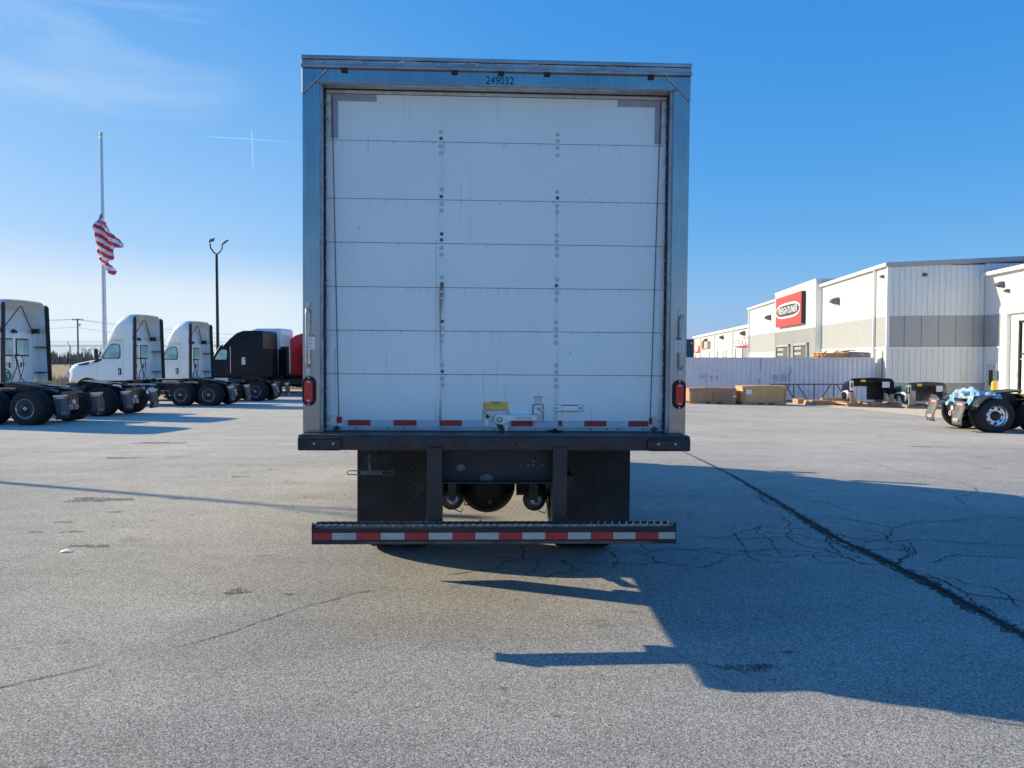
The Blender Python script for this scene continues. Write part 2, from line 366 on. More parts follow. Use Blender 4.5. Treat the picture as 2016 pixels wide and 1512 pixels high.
def asphalt():
    m = bpy.data.materials.new('worn_pale_asphalt'); m.use_nodes = True; k = NT(m.node_tree)
    c = k.n('ShaderNodeTexCoord').outputs['Object']
    v = k.n('ShaderNodeTexVoronoi', feature='F1'); k.put(v.inputs['Vector'], k.scl(c, (1, 1, .2))); v.inputs['Scale'].default_value = 125
    stone = k.sep(v.outputs['Color'])[0]
    v2 = k.n('ShaderNodeTexVoronoi', feature='F1'); k.put(v2.inputs['Vector'], k.scl(c, (1, 1, .2))); v2.inputs['Scale'].default_value = 250
    stone2 = k.sep(v2.outputs['Color'])[1]
    col = k.ramp(stone, (0, (.12, .118, .109)), (.3, (.275, .27, .248)), (.65, (.42, .411, .375)), (1, (.76, .74, .68)))
    col = k.mix(.45, col, k.ramp(stone2, (0, (.11, .108, .10)), (.5, (.36, .352, .322)), (1, (.72, .70, .645))))
    dk = k.ramp(v.outputs['Distance'], (.25, 1), (.75, .62)); col = k.mix(1, col, dk, 'MULTIPLY')
    big = k.ramp(k.noise(c, .23, 5, .6), (.3, .86), (.7, 1.10)); col = k.mix(1, col, big, 'MULTIPLY')
    mid = k.ramp(k.noise(c, 2.2, 4, .6), (.3, .93), (.7, 1.06)); col = k.mix(1, col, mid, 'MULTIPLY')
    far_lift = k.ramp(k.m('DIVIDE', k.m('ADD', k.sep(c)[1], k.m('MULTIPLY', k.noise(c, .15, 3), 5)), 40), (.24, (1.07, 1.06, 1.05)), (.52, (1.72, 1.62, 1.49))); col = k.mix(1, col, far_lift, 'MULTIPLY')  # grazing-view brightening of the far lot, put into the colour
    streak = k.ramp(k.noise(k.scl(c, (.25, 1.6, 1)), 1.1, 4, .6), (.35, .93), (.65, 1.05)); col = k.mix(1, col, streak, 'MULTIPLY')
    st = k.m('MULTIPLY', k.ramp(k.noise(c, 1.15, 4, .6), (.655, 0), (.70, 1)), k.ramp(k.noise(c, 40, 2), (.3, .3), (.6, 1)))
    col = k.mix(k.m('MULTIPLY', st, .4), col, (.085, .078, .07))
    sp = k.ramp(k.noise(c, 9, 3, .5), (.70, 0), (.745, 1)); col = k.mix(k.m('MULTIPLY', sp, .5), col, (.06, .055, .05))
    warm = k.ramp(k.noise(c, .8, 3), (.60, 0), (.75, 1)); col = k.mix(k.m('MULTIPLY', warm, .25), col, (.36, .27, .2))
    p = k.n('ShaderNodeBsdfPrincipled', i={'Base Color': col, 'Roughness': .9, 'Specular IOR Level': .1})
    hgt = k.m('ADD', k.m('MULTIPLY', k.m('SUBTRACT', 1, v.outputs['Distance']), .6), k.m('MULTIPLY', stone, .5))
    b = k.n('ShaderNodeBump', i={'Height': hgt, 'Strength': .45, 'Distance': .004}); k.put(p.inputs['Normal'], b.outputs[0])
    o = k.n('ShaderNodeOutputMaterial'); k.t.links.new(p.outputs[0], o.inputs[0]); return m
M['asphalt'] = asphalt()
def crack_mat():
    m = bpy.data.materials.new('dark_crack_filler'); m.use_nodes = True; k = NT(m.node_tree)
    c = k.n('ShaderNodeTexCoord').outputs['Object']
    p = k.n('ShaderNodeBsdfPrincipled', i={'Base Color': k.ramp(k.noise(c, 60, 4), (.3, (.018, .018, .018)), (.7, (.07, .066, .06))), 'Roughness': .95})
    o = k.n('ShaderNodeOutputMaterial'); k.t.links.new(p.outputs[0], o.inputs[0]); return m
M['crack'] = crack_mat()
def seam_mat():
    m = bpy.data.materials.new('crumbled_seam_edge'); m.use_nodes = True; k = NT(m.node_tree)
    c = k.n('ShaderNodeTexCoord').outputs['Object']
    f = k.n('ShaderNodeTexVoronoi', feature='F1'); k.put(f.inputs['Vector'], c); f.inputs['Scale'].default_value = 70
    a = k.m('ADD', k.m('MULTIPLY', k.sep(f.outputs['Color'])[0], .6), k.m('MULTIPLY', k.noise(c, 16, 4), .6))
    p = k.n('ShaderNodeBsdfPrincipled', i={'Base Color': (.045, .042, .04), 'Roughness': .95})
    t = k.n('ShaderNodeBsdfTransparent'); mx = k.n('ShaderNodeMixShader', i={0: k.ramp(a, (.50, 0), (.60, .85))})
    k.t.links.new(t.outputs[0], mx.inputs[1]); k.t.links.new(p.outputs[0], mx.inputs[2])
    o = k.n('ShaderNodeOutputMaterial'); k.t.links.new(mx.outputs[0], o.inputs[0]); return m
M['seam'] = seam_mat()
def tarp_mat():
    m = bpy.data.materials.new('blue_plastic_sheeting'); m.use_nodes = True; k = NT(m.node_tree)
    c = k.n('ShaderNodeTexCoord').outputs['Object']
    col = k.ramp(k.noise(c, 3.5, 5, .6, .5), (.3, (.12, .48, .84)), (.46, (.30, .66, .92)), (.66, (.70, .86, .96)))
    p = k.n('ShaderNodeBsdfPrincipled', i={'Base Color': col, 'Roughness': .22, 'Subsurface Weight': .0})
    tr = k.n('ShaderNodeBsdfTranslucent', i={'Color': col}); mx = k.n('ShaderNodeMixShader', i={0: .35})
    b = k.n('ShaderNodeBump', i={'Height': k.noise(c, 9, 5, .6, 1), 'Strength': .9, 'Distance': .04}); k.put(p.inputs['Normal'], b.outputs[0])
    k.t.links.new(p.outputs[0], mx.inputs[1]); k.t.links.new(tr.outputs[0], mx.inputs[2])
    o = k.n('ShaderNodeOutputMaterial'); k.t.links.new(mx.outputs[0], o.inputs[0]); return m
M['tarp'] = tarp_mat()
def cont_mat():
    m = bpy.data.materials.new('pale_lilac_container_paint'); m.use_nodes = True; k = NT(m.node_tree)
    c = k.n('ShaderNodeTexCoord').outputs['Object']; x, y, z = k.sep(c)
    col = k.ramp(k.noise(c, .8, 4), (.3, (.68, .68, .72)), (.7, (.78, .78, .81)))
    dr = k.ramp(k.noise(k.scl(c, (9, 1, .5)), 1, 4, .6), (.58, 0), (.72, 1)); col = k.mix(k.m('MULTIPLY', dr, .5), col, (.30, .29, .34))
    sc = k.m('MULTIPLY', k.ramp(k.noise(k.scl(c, (7, 1, 9)), 1, 3, .7, 1.5), (.63, 0), (.66, 1)), k.ramp(k.noise(k.scl(c, (.45, 1, .7)), 1, 1), (.60, 0), (.68, 1)))
    col = k.mix(k.m('MULTIPLY', sc, .75), col, (.08, .08, .09))
    p = k.n('ShaderNodeBsdfPrincipled', i={'Base Color': col, 'Roughness': .55})
    o = k.n('ShaderNodeOutputMaterial'); k.t.links.new(p.outputs[0], o.inputs[0]); return m
M['container'] = cont_mat()
M['siding'] = mat('white_metal_siding', (.73, .76, .745), .4, var=.05, scale=1, stretch=(2.5, 2.5, .35), dirt=.18, dirtcol=(.5, .48, .44))
M['band'] = mat('grey_metal_band', (.37, .38, .385), .45, var=.04, scale=1)
M['trimwhite'] = mat('white_roof_trim', (.80, .81, .80), .4, var=.02)
M['navybld'] = mat('dark_blue_cladding', (.035, .06, .12), .5, var=.1)
M['reed'] = mat('dry_reed', (.36, .28, .14), .9, var=.35, scale=8)
def field_mat():
    m = bpy.data.materials.new('dry_winter_field'); m.use_nodes = True; k = NT(m.node_tree)
    c = k.n('ShaderNodeTexCoord').outputs['Object']
    col = k.ramp(k.noise(k.scl(c, (1, .3, 1)), .25, 6, .7), (.25, (.16, .12, .06)), (.5, (.36, .27, .13)), (.75, (.46, .36, .19)))
    p = k.n('ShaderNodeBsdfPrincipled', i={'Base Color': col, 'Roughness': .95})
    o = k.n('ShaderNodeOutputMaterial'); k.t.links.new(p.outputs[0], o.inputs[0]); return m
M['field'] = field_mat()

M['capalu'] = mat('scuffed_cap_aluminium', (.42, .41, .41), .35, .9, var=.25, scale=7, stretch=(1, 4, 4), dirt=.5, dirtcol=(.24, .21, .2))
M['boltwhite'] = mat('white_bolt_head', (.62, .64, .66), .4, var=.1)
M['boltgrime_outline'] = mat('bolt_grime_and_outline', (.19, .18, .17), .9, var=.3)
M['botrail'] = mat('dull_aluminium_rail', (.40, .46, .50), .45, .4, var=.15, scale=12, dirt=.4, dirtcol=(.2, .18, .16))
M['letterraised'] = mat('raised_letter_metal', (.42, .43, .44), .4, .5)
M['rubgrey'] = mat('weathered_rubber_strip', (.10, .098, .10), .8, var=.3, scale=20, bump=.4)
M['mud'] = mat('dried_mud', (.012, .011, .010), .95, var=.4)
M['gripsteel'] = mat('worn_grip_steel', (.30, .31, .33), .35, .9, var=.4, scale=30)
M['galvdull'] = mat('dull_bare_metal', (.11, .12, .14), .5, .4, var=.3)
M['greenplug'] = mat('olive_brass_plug', (.13, .13, .05), .5, .4)
M['brake'] = mat('dusty_brake_chamber', (.085, .082, .085), .55, .4, var=.5, scale=22, bump=.6, dirt=.5, dirtcol=(.16, .15, .15))
M['alusatin'] = mat('satin_aluminium_pole', (.60, .62, .64), .35, .8, var=.06)
M['roofgrey'] = mat('grey_roof_trim', (.38, .39, .40), .4, .2, var=.06)
M['dockdark'] = mat('dark_dock_door', (.10, .105, .10), .6)
M['doorpale'] = mat('pale_grey_door', (.50, .53, .56), .45)
M['pinkred'] = mat('faded_pink_red_sign', (.60, .05, .08), .5, var=.06)
M['redwood'] = mat('reddish_board', (.48, .14, .09), .8, var=.3)

# ================================================================ GROUND
def axis(a, b, dense0, dense1, step, far):
    v = []; x = dense0
    while x <= dense1 + 1e-6: v.append(x); x += step
    d = step; x = dense0
    while x > a: d *= 1.35; x -= d; v.append(x)
    d = step; x = dense1
    while x < b: d *= 1.35; x += d; v.append(x)
    return sorted(v)
def sheet(name, xs, ys, dz, m, keep=lambda x, y: True):
    mb = MB(); idx = {}
    vs = [(x, y, G(x, y) + dz) for y in ys for x in xs]; n = len(xs); fs = []
    for j in range(len(ys) - 1):
        for i in range(n - 1):
            if keep((xs[i] + xs[i+1]) / 2, (ys[j] + ys[j+1]) / 2): fs.append((j*n+i, j*n+i+1, (j+1)*n+i+1, (j+1)*n+i))
    mb.add(vs, fs, 0, True); return mb.build(name, m)
XS = axis(-900, 900, -40, 60, 1.0, 0); YS = axis(-60, 1500, -8, 60, 1.0, 0)
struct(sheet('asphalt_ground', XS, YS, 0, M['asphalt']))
FX = [-700, -500, -350, -250, -180, -130, -100, -80, -60, -50, -40, -30, -20, -10, 0]; FY = [57, 60, 66, 75, 90, 110, 140, 180, 240, 320, 450, 700, 1100]
struct(sheet('dry_grass_field', FX, FY, .05, M['field']))
# concrete apron in front of the building
ap = [gp(1545, 797), gp(1700, 808), gp(1830, 822), gp(2016, 840), Vector((60, 24, 0)), Vector((60, 46, 0)), Vector((14, 46, 0))]
mbp = MB(); vs = [(p.x, p.y, G(p.x, p.y) + .006) for p in ap]
# subdivide as strips in y so that it follows the ground
def apron():
    rows = []
    n = 14
    fr = [(gp(1545, 797).x, gp(1545, 797).y), (gp(1700, 808).x, gp(1700, 808).y), (gp(1830, 822).x, gp(1830, 822).y), (gp(2016, 840).x, gp(2016, 840).y), (45, 20)]
    def front(t):
        t *= len(fr) - 1; i = min(int(t), len(fr) - 2); f = t - i
        return fr[i][0] * (1 - f) + fr[i+1][0] * f, fr[i][1] * (1 - f) + fr[i+1][1] * f
    vs = []; fs = []
    A = 40; B = 24
    for i in range(A + 1):
        x0, y0 = front(i / A); x1, y1 = x0 + (48 - y0) * .11, 48
        for j in range(B + 1):
            x = x0 + (x1 - x0) * j / B; y = y0 + (y1 - y0) * j / B
            vs.append((x, y, G(x, y) + .012))
    for i in range(A):
        for j in range(B):
            a = i * (B + 1) + j; fs.append((a, a + B + 1, a + B + 2, a + 1))
    return vs, fs
vs, fs = apron()
apc = mat('sandy_concrete_apron', (.70, .58, .45), .85, var=.08, scale=1.5, dirt=.2, dirtcol=(.3, .27, .23))
struct(fixn(MB().add(vs, fs, 0, True).build('concrete_apron', apc)))

# cracks: thin ragged strips just above the asphalt
def ragged(pts, w0, w1, jit, mb, seg=.05, dz=.004, taper=True, rnd=random):
    P = [Vector((p.x, p.y)) for p in pts]; out = [P[0]]
    for a, b in zip(P, P[1:]):
        L = (b - a).length; n = max(1, int(L / seg)); nn = Vector((-(b - a).y, (b - a).x)).normalized()
        o = 0
        for i in range(1, n + 1):
            t = i / n; o = o * .75 + rnd.uniform(-jit, jit); out.append(a.lerp(b, t) + nn * o * math.sin(math.pi * min(1, t * 1.0)) * 1.0)
    N = len(out); vs = []
    for i, p in enumerate(out):
        d = (out[min(i + 1, N - 1)] - out[max(i - 1, 0)]).normalized(); nn = Vector((-d.y, d.x)); t = i / max(1, N - 1)
        w_ = (w0 + (w1 - w0) * t) * rnd.uniform(.35, 1.5)
        if taper: w_ *= min(1, 6 * min(t, 1 - t) + .15)
        for s_ in (-1, 1):
            q = p + nn * w_ / 2 * s_; vs.append((q.x, q.y, G(q.x, q.y) + dz))
    mb.add(vs, [(2*i, 2*i+1, 2*i+3, 2*i+2) for i in range(N - 1)])
    return out
cr = MB()
def crack(px, w0=.006, w1=.006, jit=.012, seg=.035): return ragged([gp(*p) for p in px], w0, w1, jit, cr, seg)
seam_px = [(1335, 884), (1440, 935), (1560, 1006), (1650, 1062), (1760, 1113), (1850, 1160), (1935, 1207), (2060, 1275)]
crack(seam_px, .02, .02, .01, .04); crack(seam_px[1:], .03, .04, .012, .03); crack(seam_px[2:], .035, .045, .02, .03); crack(seam_px[3:], .03, .04, .03, .03)
crack([(1560, 1010), (1650, 1070), (1720, 1100), (1780, 1130), (1860, 1172)], .02, .02, .03)
crack([(1600, 1025), (1660, 1066), (1740, 1098), (1850, 1155), (1990, 1235)], .02, .02, .03)
sm_ = MB(); ragged([gp(*p) for p in seam_px], .04, .16, .006, sm_, .04, .003, False); struct(sm_.build('crumbled_pavement_seam', M['seam']))
net = [
 [(1650,1062),(1600,1040),(1560,1042),(1500,1035),(1430,1060),(1390,1058),(1336,1062)],
 [(1700,1098),(1640,1097),(1600,1092),(1540,1098),(1480,1090),(1440,1094),(1380,1084),(1310,1082),(1270,1090),(1200,1084)],
 [(1440,1094),(1410,1108),(1380,1118),(1330,1112),(1300,1108),(1260,1112),(1180,1110),(1090,1106)],
 [(1270,1090),(1290,1105),(1300,1110)], [(1255,1066),(1275,1085)],
 [(1500,1035),(1490,1050),(1520,1065),(1530,1085),(1545,1098)], [(1440,1045),(1460,1070),(1470,1092),(1500,1110)],
 [(1560,1042),(1552,1060),(1580,1075),(1610,1080),(1650,1082)], [(1480,1040),(1520,1050),(1570,1052),(1620,1066),(1660,1074)],
 [(1430,1060),(1470,1062),(1530,1058),(1600,1060)], [(1545,1040),(1556,1030),(1530,1012),(1545,1006)], [(1600,1092),(1620,1110),(1660,1108),(1700,1118)],
 [(1350,1082),(1400,1080),(1450,1086),(1520,1082),(1590,1086),(1650,1096)],
 [(1590,1020),(1640,1018),(1700,1028),(1760,1040),(1800,1028),(1860,1026),(1930,1020),(2030,1022)],
 [(1760,1040),(1745,1060),(1700,1068),(1640,1064)], [(1690,1064),(1760,1066),(1840,1064),(1920,1070),(2030,1076)],
 [(1790,1064),(1800,1080),(1780,1100),(1770,1108)], [(1680,1040),(1740,1050),(1755,1070),(1790,1078),(1800,1100)],
 [(1800,1108),(1840,1108),(1880,1092),(1930,1096),(2030,1098)], [(1860,1160),(1900,1168),(1960,1176),(2030,1192)],
 [(1875,1166),(1900,1185),(1915,1200)], [(2016,1200),(1960,1158),(1900,1150),(1850,1130)],
 [(1925,1012),(1895,990),(1880,978),(1900,975),(1925,968),(1910,955),(1860,945),(1760,925),(1700,905),(1640,888)],
 [(1925,1012),(1960,1018),(2030,1020)], [(1570,985),(1620,988),(1650,1000),(1690,1010)], [(1490,968),(1505,990),(1520,1000)],
 [(1025,1075),(1032,1090),(1030,1100),(1058,1102),(1090,1085),(1092,1075)], [(1030,1100),(990,1108),(975,1122)], [(1058,1102),(1055,1120),(1040,1128)],
 [(950,1078),(965,1095),(988,1098),(1025,1102)], [(1070,1100),(1110,1105),(1130,1118),(1160,1124)], [(975,1122),(900,1130),(880,1134)],
 [(1110,1078),(1190,1080),(1255,1085),(1340,1080)], [(1160,1124),(1100,1128),(1050,1140)], [(1090,1085),(1105,1078),(1150,1076)],
 [(1200,1085),(1215,1105),(1200,1122)], [(945,1020),(938,1040),(930,1050)],
]
for p in net: crack(p, .012, .009, .022)
for p in ([(1760,1113),(1790,1090),(1780,1070)], [(1700,1085),(1750,1080),(1810,1088)], [(1640,1050),(1680,1060),(1720,1062)], [(1620,1080),(1700,1110),(1750,1112)],
          [(1820,1130),(1870,1150),(1930,1190)], [(1600,1035),(1620,1050),(1640,1080),(1700,1104)], [(1480,975),(1540,1000),(1600,1038)], [(1720,1100),(1800,1140),(1900,1186)]): crack(p, .018, .014, .03)
crack([(-30,1362),(60,1340),(150,1320),(210,1306)], .010, .006, .012); crack([(330,1280),(420,1255),(480,1236),(555,1210),(620,1190),(690,1170),(770,1156)], .007, .010, .014)
crack([(0,900),(120,890),(260,880),(400,868)], .01, .01, .02, .2); crack([(180,935),(260,915),(350,900),(440,885)], .012, .01, .02, .2)
crack([(1260,1206),(1215,1205)], .006, .003, .004)
for p in ([(0,965),(90,955),(200,940)], [(1350,850),(1450,862),(1600,870),(1750,880)], [(1500,835),(1650,842),(1820,850)], [(1400,815),(1500,822),(1620,826)], [(1600,892),(1800,905),(2016,915)]): crack(p, .012, .012, .02, .25)
rnd2 = random.Random(3)
for _ in range(46):      # short scratches on the old surface
    a = (rnd2.uniform(-40, 700), rnd2.uniform(880, 1130)) if rnd2.random() < .6 else (rnd2.uniform(1300, 2030), rnd2.uniform(830, 1200))
    b = (a[0] + rnd2.uniform(15, 60) * (1 + (a[1] - 880) / 300), a[1] + rnd2.uniform(-4, 3))
    ragged([gp(*a), gp(*b)], .006, .004, .01, cr, .06, .004, True, rnd2)
struct(cr.build('pavement_cracks', M['crack']))
stn = MB()
for (px, py, rx, ry) in ((190, 984, .42, .18), (467, 1165, .085, .075), (570, 1170, .035, .03), (140, 1047, .12, .05), (180,1075,.2,.06), (345,982,.10,.06), (225,1008,.11,.05), (130,1028,.1,.06),
                         (240, 902, .35, .12), (472, 939, .14, .07), (535,925,.1,.05), (70,1048,.09,.05), (1470,1315,.17,.06), (1555,1285,.05,.02), (310, 872, .6, .2), (480,930,.08,.04), (1830,880,.5,.1)):
    c = gp(px, py); vs = [(c.x, c.y, G(c.x, c.y) + .003)]
    for i in range(24):
        t = i * math.pi / 12; r_ = 1 + .25 * math.sin(3 * t + px) + .15 * math.sin(7 * t + py)
        x = c.x + rx * r_ * math.cos(t); y = c.y + ry * r_ * math.sin(t); vs.append((x, y, G(x, y) + .003))
    stn.add(vs, [(0, 1 + i, 1 + (i + 1) % 24) for i in range(24)])
def stain_mat():
    m = bpy.data.materials.new('oil_stain'); m.use_nodes = True; k = NT(m.node_tree)
    c = k.n('ShaderNodeTexCoord').outputs['Object']
    a = k.ramp(k.m('ADD', k.m('MULTIPLY', k.noise(c, 70, 3), .7), k.m('MULTIPLY', k.noise(c, 9, 4), .4)), (.47, 0), (.62, .7))
    p = k.n('ShaderNodeBsdfPrincipled', i={'Base Color': (.06, .05, .042), 'Roughness': .8}); t = k.n('ShaderNodeBsdfTransparent')
    mx = k.n('ShaderNodeMixShader', i={0: a}); k.t.links.new(t.outputs[0], mx.inputs[1]); k.t.links.new(p.outputs[0], mx.inputs[2])
    o = k.n('ShaderNodeOutputMaterial'); k.t.links.new(mx.outputs[0], o.inputs[0]); return m
struct(stn.build('oil_stains', stain_mat()))

# ================================================================ WHEELS, CABS
def wheel(parent, cx, y0, y1, r, cover='dark', outer=1, M_=None):
    """tyre of one or two tyres side by side between y0 and y1, axle along y"""
    t = MB(M_); yo, yi = (y1, y0) if outer > 0 else (y0, y1)
    w_ = abs(y1 - y0)
    def tyre(a, b):
        s_ = 1 if b > a else -1; q = abs(b - a)
        prof = [(.56*r, a), (.60*r, a - 0*s_), (.80*r, a - s_*.012), (.93*r, a + s_*.01), (.985*r, a + s_*.035), (r, a + s_*.06)]
        for g in range(4):
            o = .06 + (q - .12) * (g + .5) / 4
            prof += [(r, a + s_*(o - .022)), (r - .014, a + s_*(o - .018)), (r - .014, a + s_*(o + .002)), (r, a + s_*(o + .006))]
        prof += [(r, b - s_*.06), (.985*r, b - s_*.035), (.93*r, b - s_*.01), (.80*r, b + s_*.012), (.60*r, b), (.56*r, b)]
        t.lathe(prof, (cx, 0, r), 'y', 40)
    if w_ > .4:
        h = w_ * .46; tyre(y0, y0 + (h if y1 > y0 else -h)); tyre(y1, y1 - (h if y1 > y0 else -h))
    else: tyre(y0, y1)
    wl = t.build('wheel', M['rubber'], parent)
    s_ = 1 if yo > yi else -1
    if cover == 'dark':
        MB(M_).lathe([(.001, yo - s_*.01), (.09, yo - s_*.01), (.10, yo - s_*.03), (.50*r, yo - s_*.03), (.57*r, yo - s_*.02)], (cx, 0, r), 'y', 36).build('wheel_cover', M['trimcover'], wl)
        MB(M_).lathe([(.535*r, yo - s_*.018), (.545*r, yo - s_*.002), (.575*r, yo - s_*.002), (.585*r, yo - s_*.02)], (cx, 0, r), 'y', 40).build('rim_ring', M['alu'], wl)
        MB(M_).lathe([(.030, yo - s_*.012), (.035, yo - s_*.006), (.05, yo - s_*.006), (.055, yo - s_*.02)], (cx, 0, r), 'y', 20).build('hub_ring', M['alu'], wl)
        for a in range(3):
            q = a * 2.094; MB(M_).cyl((cx, yo - s_*.004, r), (cx + .06*math.sin(q), yo - s_*.004, r + .06*math.cos(q)), .008, n=6).build('hub_spoke', M['alu'], wl) if a == 0 else None
    else:
        MB(M_).lathe([(.57*r, yo - s_*.01), (.60*r, yo + s_*.004), (.585*r, yo - s_*.01), (.53*r, yo - s_*.03), (.50*r, yo - s_*.09), (.47*r, yo - s_*.15), (.42*r, yo - s_*.165), (.36*r, yo - s_*.15), (.30*r, yo - s_*.11), (.26*r, yo - s_*.105)], (cx, 0, r), 'y', 40).build('rim', M['chrome'], wl)
        MB(M_).lathe([(.001, yo - s_*.0), (.12*r*2*.5, yo - s_*.0), (.24*r, yo - s_*.03), (.28*r, yo - s_*.11)], (cx, 0, r), 'y', 24).build('hub', M['chassis'], wl)
        hl = MB(M_)
        for i in range(8):
            q = i * math.pi / 4 + .2; hx, hz = cx + .405*r*math.cos(q), r + .405*r*math.sin(q)
            hl.cyl((hx, yo - s_*.16, hz), (hx, yo - s_*.151, hz), .036, n=12)
        hl.build('hand_hole', M['ink'], wl)
        nt = MB(M_)
        for i in range(10):
            q = i * math.pi / 5; hx, hz = cx + .315*r*math.cos(q), r + .315*r*math.sin(q)
            nt.cyl((hx, yo - s_*.12, hz), (hx, yo - s_*.08, hz), .014, n=6)
        nt.build('lug_nut', M['chrome'], wl)
    return wl
M['trimcover'] = mat('dark_blue_wheel_cover', (.03, .034, .045), .35, .3, var=.1)

def arch(x, hw, zb, zt, r, n=6, crown=.03, sx=0):
    """open arch ring: left foot, over the top, right foot"""
    p = [(x, hw, zb), (x, hw, (zb + zt - r) / 2)]
    for i in range(n + 1):
        a = math.pi / 2 * i / n; p.append((x + sx * math.sin(a), hw - r + r * math.cos(a), zt - r + r * math.sin(a)))
    p.append((x + sx, 0, zt + crown))
    return p + [(q[0], -q[1], q[2]) for q in p[-2::-1]]

def cab_body(P, paint, T=None, fairing=True, sleeper=0, mirrors=True, hood_len=1.55):
    """cab with its back at x=0 facing +x; z measured from the ground"""
    T = T or Matrix()
    # cab shell: one prism with a slanted windscreen, narrower at the roof
    zr = 3.10
    sec = [(0, 1.15), (0, zr - .25), (.02, zr), (.60, zr + .02), (.80, zr - .07), (1.36, 2.14), (1.42, 1.15)]
    def side(s_):
        def f(x, z):
            t = min(1, max(0, (z - 1.9) / 1.2)); y = 1.12 - .10 * t - .05 * (x / 1.4)
            return (x, s_ * y, z)
        return f
    cab = fixn(MB(T).prism(sec, side(1), side(-1)).build('cab', paint, P, bevel=.05, bseg=3))
    def yside(x, z, s_, off=.0):
        t = min(1, max(0, (z - 1.9) / 1.2)); return s_ * (1.12 - .10 * t - .05 * (x / 1.4) + off)
    # windscreen
    ws = MB(T)
    a, b = Vector((1.33, 0, 2.22)), Vector((.85, 0, 2.98)); nn = Vector((.76, 0, .56)).normalized() * .012
    ws.add([(a.x + nn.x, -.94, a.z + nn.z), (a.x + nn.x, .94, a.z + nn.z), (b.x + nn.x, .86, b.z + nn.z), (b.x + nn.x, -.86, b.z + nn.z)], [(0, 1, 2, 3)])
    ws.build('windscreen', M['screenglass'], cab)
    for s_ in (1, -1):
        # door panel outline, side window, handle
        d = MB(T); dp = [(.10, 1.22), (.10, 2.98), (.66, 2.98), (1.27, 2.12), (1.27, 1.22)]
        d.prism(dp, lambda x, z: (x, yside(x, z, s_, -.01), z), lambda x, z: (x, yside(x, z, s_, .012), z))
        do = fixn(d.build('door', paint, cab, bevel=.01))
        wpts = [(.30, 2.16), (.24, 2.28), (.27, 2.74), (.36, 2.84), (.66, 2.84), (.78, 2.76), (1.14, 2.24), (1.10, 2.16)]
        fr = MB(T).prism(wpts, lambda x, z: (x, yside(x, z, s_, .008), z), lambda x, z: (x, yside(x, z, s_, .016), z)); fixn(fr.build('window_seal', M['trim'], do))
        wi = [(.33, 2.20), (.28, 2.30), (.30, 2.72), (.38, 2.80), (.65, 2.80), (.75, 2.73), (1.07, 2.25), (1.05, 2.20)]
        g = MB(T).prism(wi, lambda x, z: (x, yside(x, z, s_, .016), z), lambda x, z: (x, yside(x, z, s_, .020), z)); fixn(g.build('window', M['sideglass'], do))
        h = MB(T).box(.20, .34, yside(.27, 1.6, s_, .012), yside(.27, 1.6, s_, .026), 1.42, 1.72); h.build('handle_recess', M['trim'], do, bevel=.02)
        MB(T).box(.25, .29, yside(.27, 1.6, s_, .026), yside(.27, 1.6, s_, .05), 1.47, 1.67).build('handle', paint, do, bevel=.01)
        MB(T).prism([(1.10, 2.12), (1.36, 2.17), (1.62, 1.98), (1.36, 1.98)], lambda x, z: (x, s_ * 1.068, z), lambda x, z: (x, s_ * 1.082, z)).build('cowl_trim', M['trim'], cab)
        if mirrors:
            mm = MB(T).box(1.18, 1.30, s_ * 1.26, s_ * 1.42, 2.14, 2.60).cyl((1.2, s_ * 1.02, 2.2), (1.24, s_ * 1.30, 2.3), .02)
            mm.build('mirror', M['trim'], cab, bevel=.03)
        # skirts and steps
        MB(T).box(-.02, 1.12, s_ * .80, s_ * 1.08, .42, 1.12).build('side_skirt', M['trim'], P, bevel=.03)
        MB(T).box(.22, 1.10, s_ * 1.08, s_ * 1.10, .78, 1.08).build('step', M['stepblue'], P)
    # hood
    st = []
    L = hood_len; xa = 1.85  # wheel centre
    N = 16
    for i in range(N + 1):
        t = i / N; x = 1.38 + L * t
        hw = 1.03 + .09 * math.sin(math.pi * min(1, t * 1.25)) - .02 * t - (.34 * max(0, (t - .72) / .28) ** 2)
        zt = 2.16 - .30 * t - .28 * max(0, (t - .78) / .22) ** 2
        zb = 1.02 if t > .7 else 1.02
        dx = x - xa
        if abs(dx) < .62: zb = max(zb, .55 + math.sqrt(.62 ** 2 - dx * dx) + .12)
        st.append(arch(x, hw, zb, zt, .34 - .1 * (t > .9), 6, .05))
    hd = MB(T).loft(st, 0, True, False); ho = hd.build('hood', paint, P, solid=.03)
    fr_ = st[-1]; c = MB(T); c.add([(p[0], p[1], p[2]) for p in fr_], [list(range(len(fr_)))]); c.build('grille', M['trim'], ho)
    for s_ in (1, -1):
        MB(T).prism([(1.75, 2.02), (2.30, 1.90), (2.30, 1.84), (1.80, 1.90)], lambda x, z: (x, s_ * (1.0 + .06), z), lambda x, z: (x, s_ * (1.10), z)).build('hood_vent', M['trim'], ho)
        MB(T).box(1.38 + L - .30, 1.38 + L + .01, s_ * .62, s_ * .86, 1.30, 1.58).build('headlight', M['clear'], ho, bevel=.04)
        hm = MB(T).cyl((1.38 + L - .45, s_ * .86, 1.72), (1.38 + L - .25, s_ * 1.0, 2.05), .02).box(1.38 + L - .33, 1.38 + L - .20, s_ * .92, s_ * 1.10, 1.98, 2.16)
        hm.build('hood_mirror', M['trim'], ho)
        q = MB(T); pr = []
        for i in range(13):
            a = math.pi * i / 12; pr.append((xa + .60 * math.cos(a), .62 + .60 * math.sin(a)))
        q.loft([[(x, s_ * 1.10, z) for x, z in pr], [(x, s_ * .45, z) for x, z in pr]], 0, True, False); q.build('wheel_arch', M['trim'], P)
    bm_ = MB(T); xe = 1.38 + L
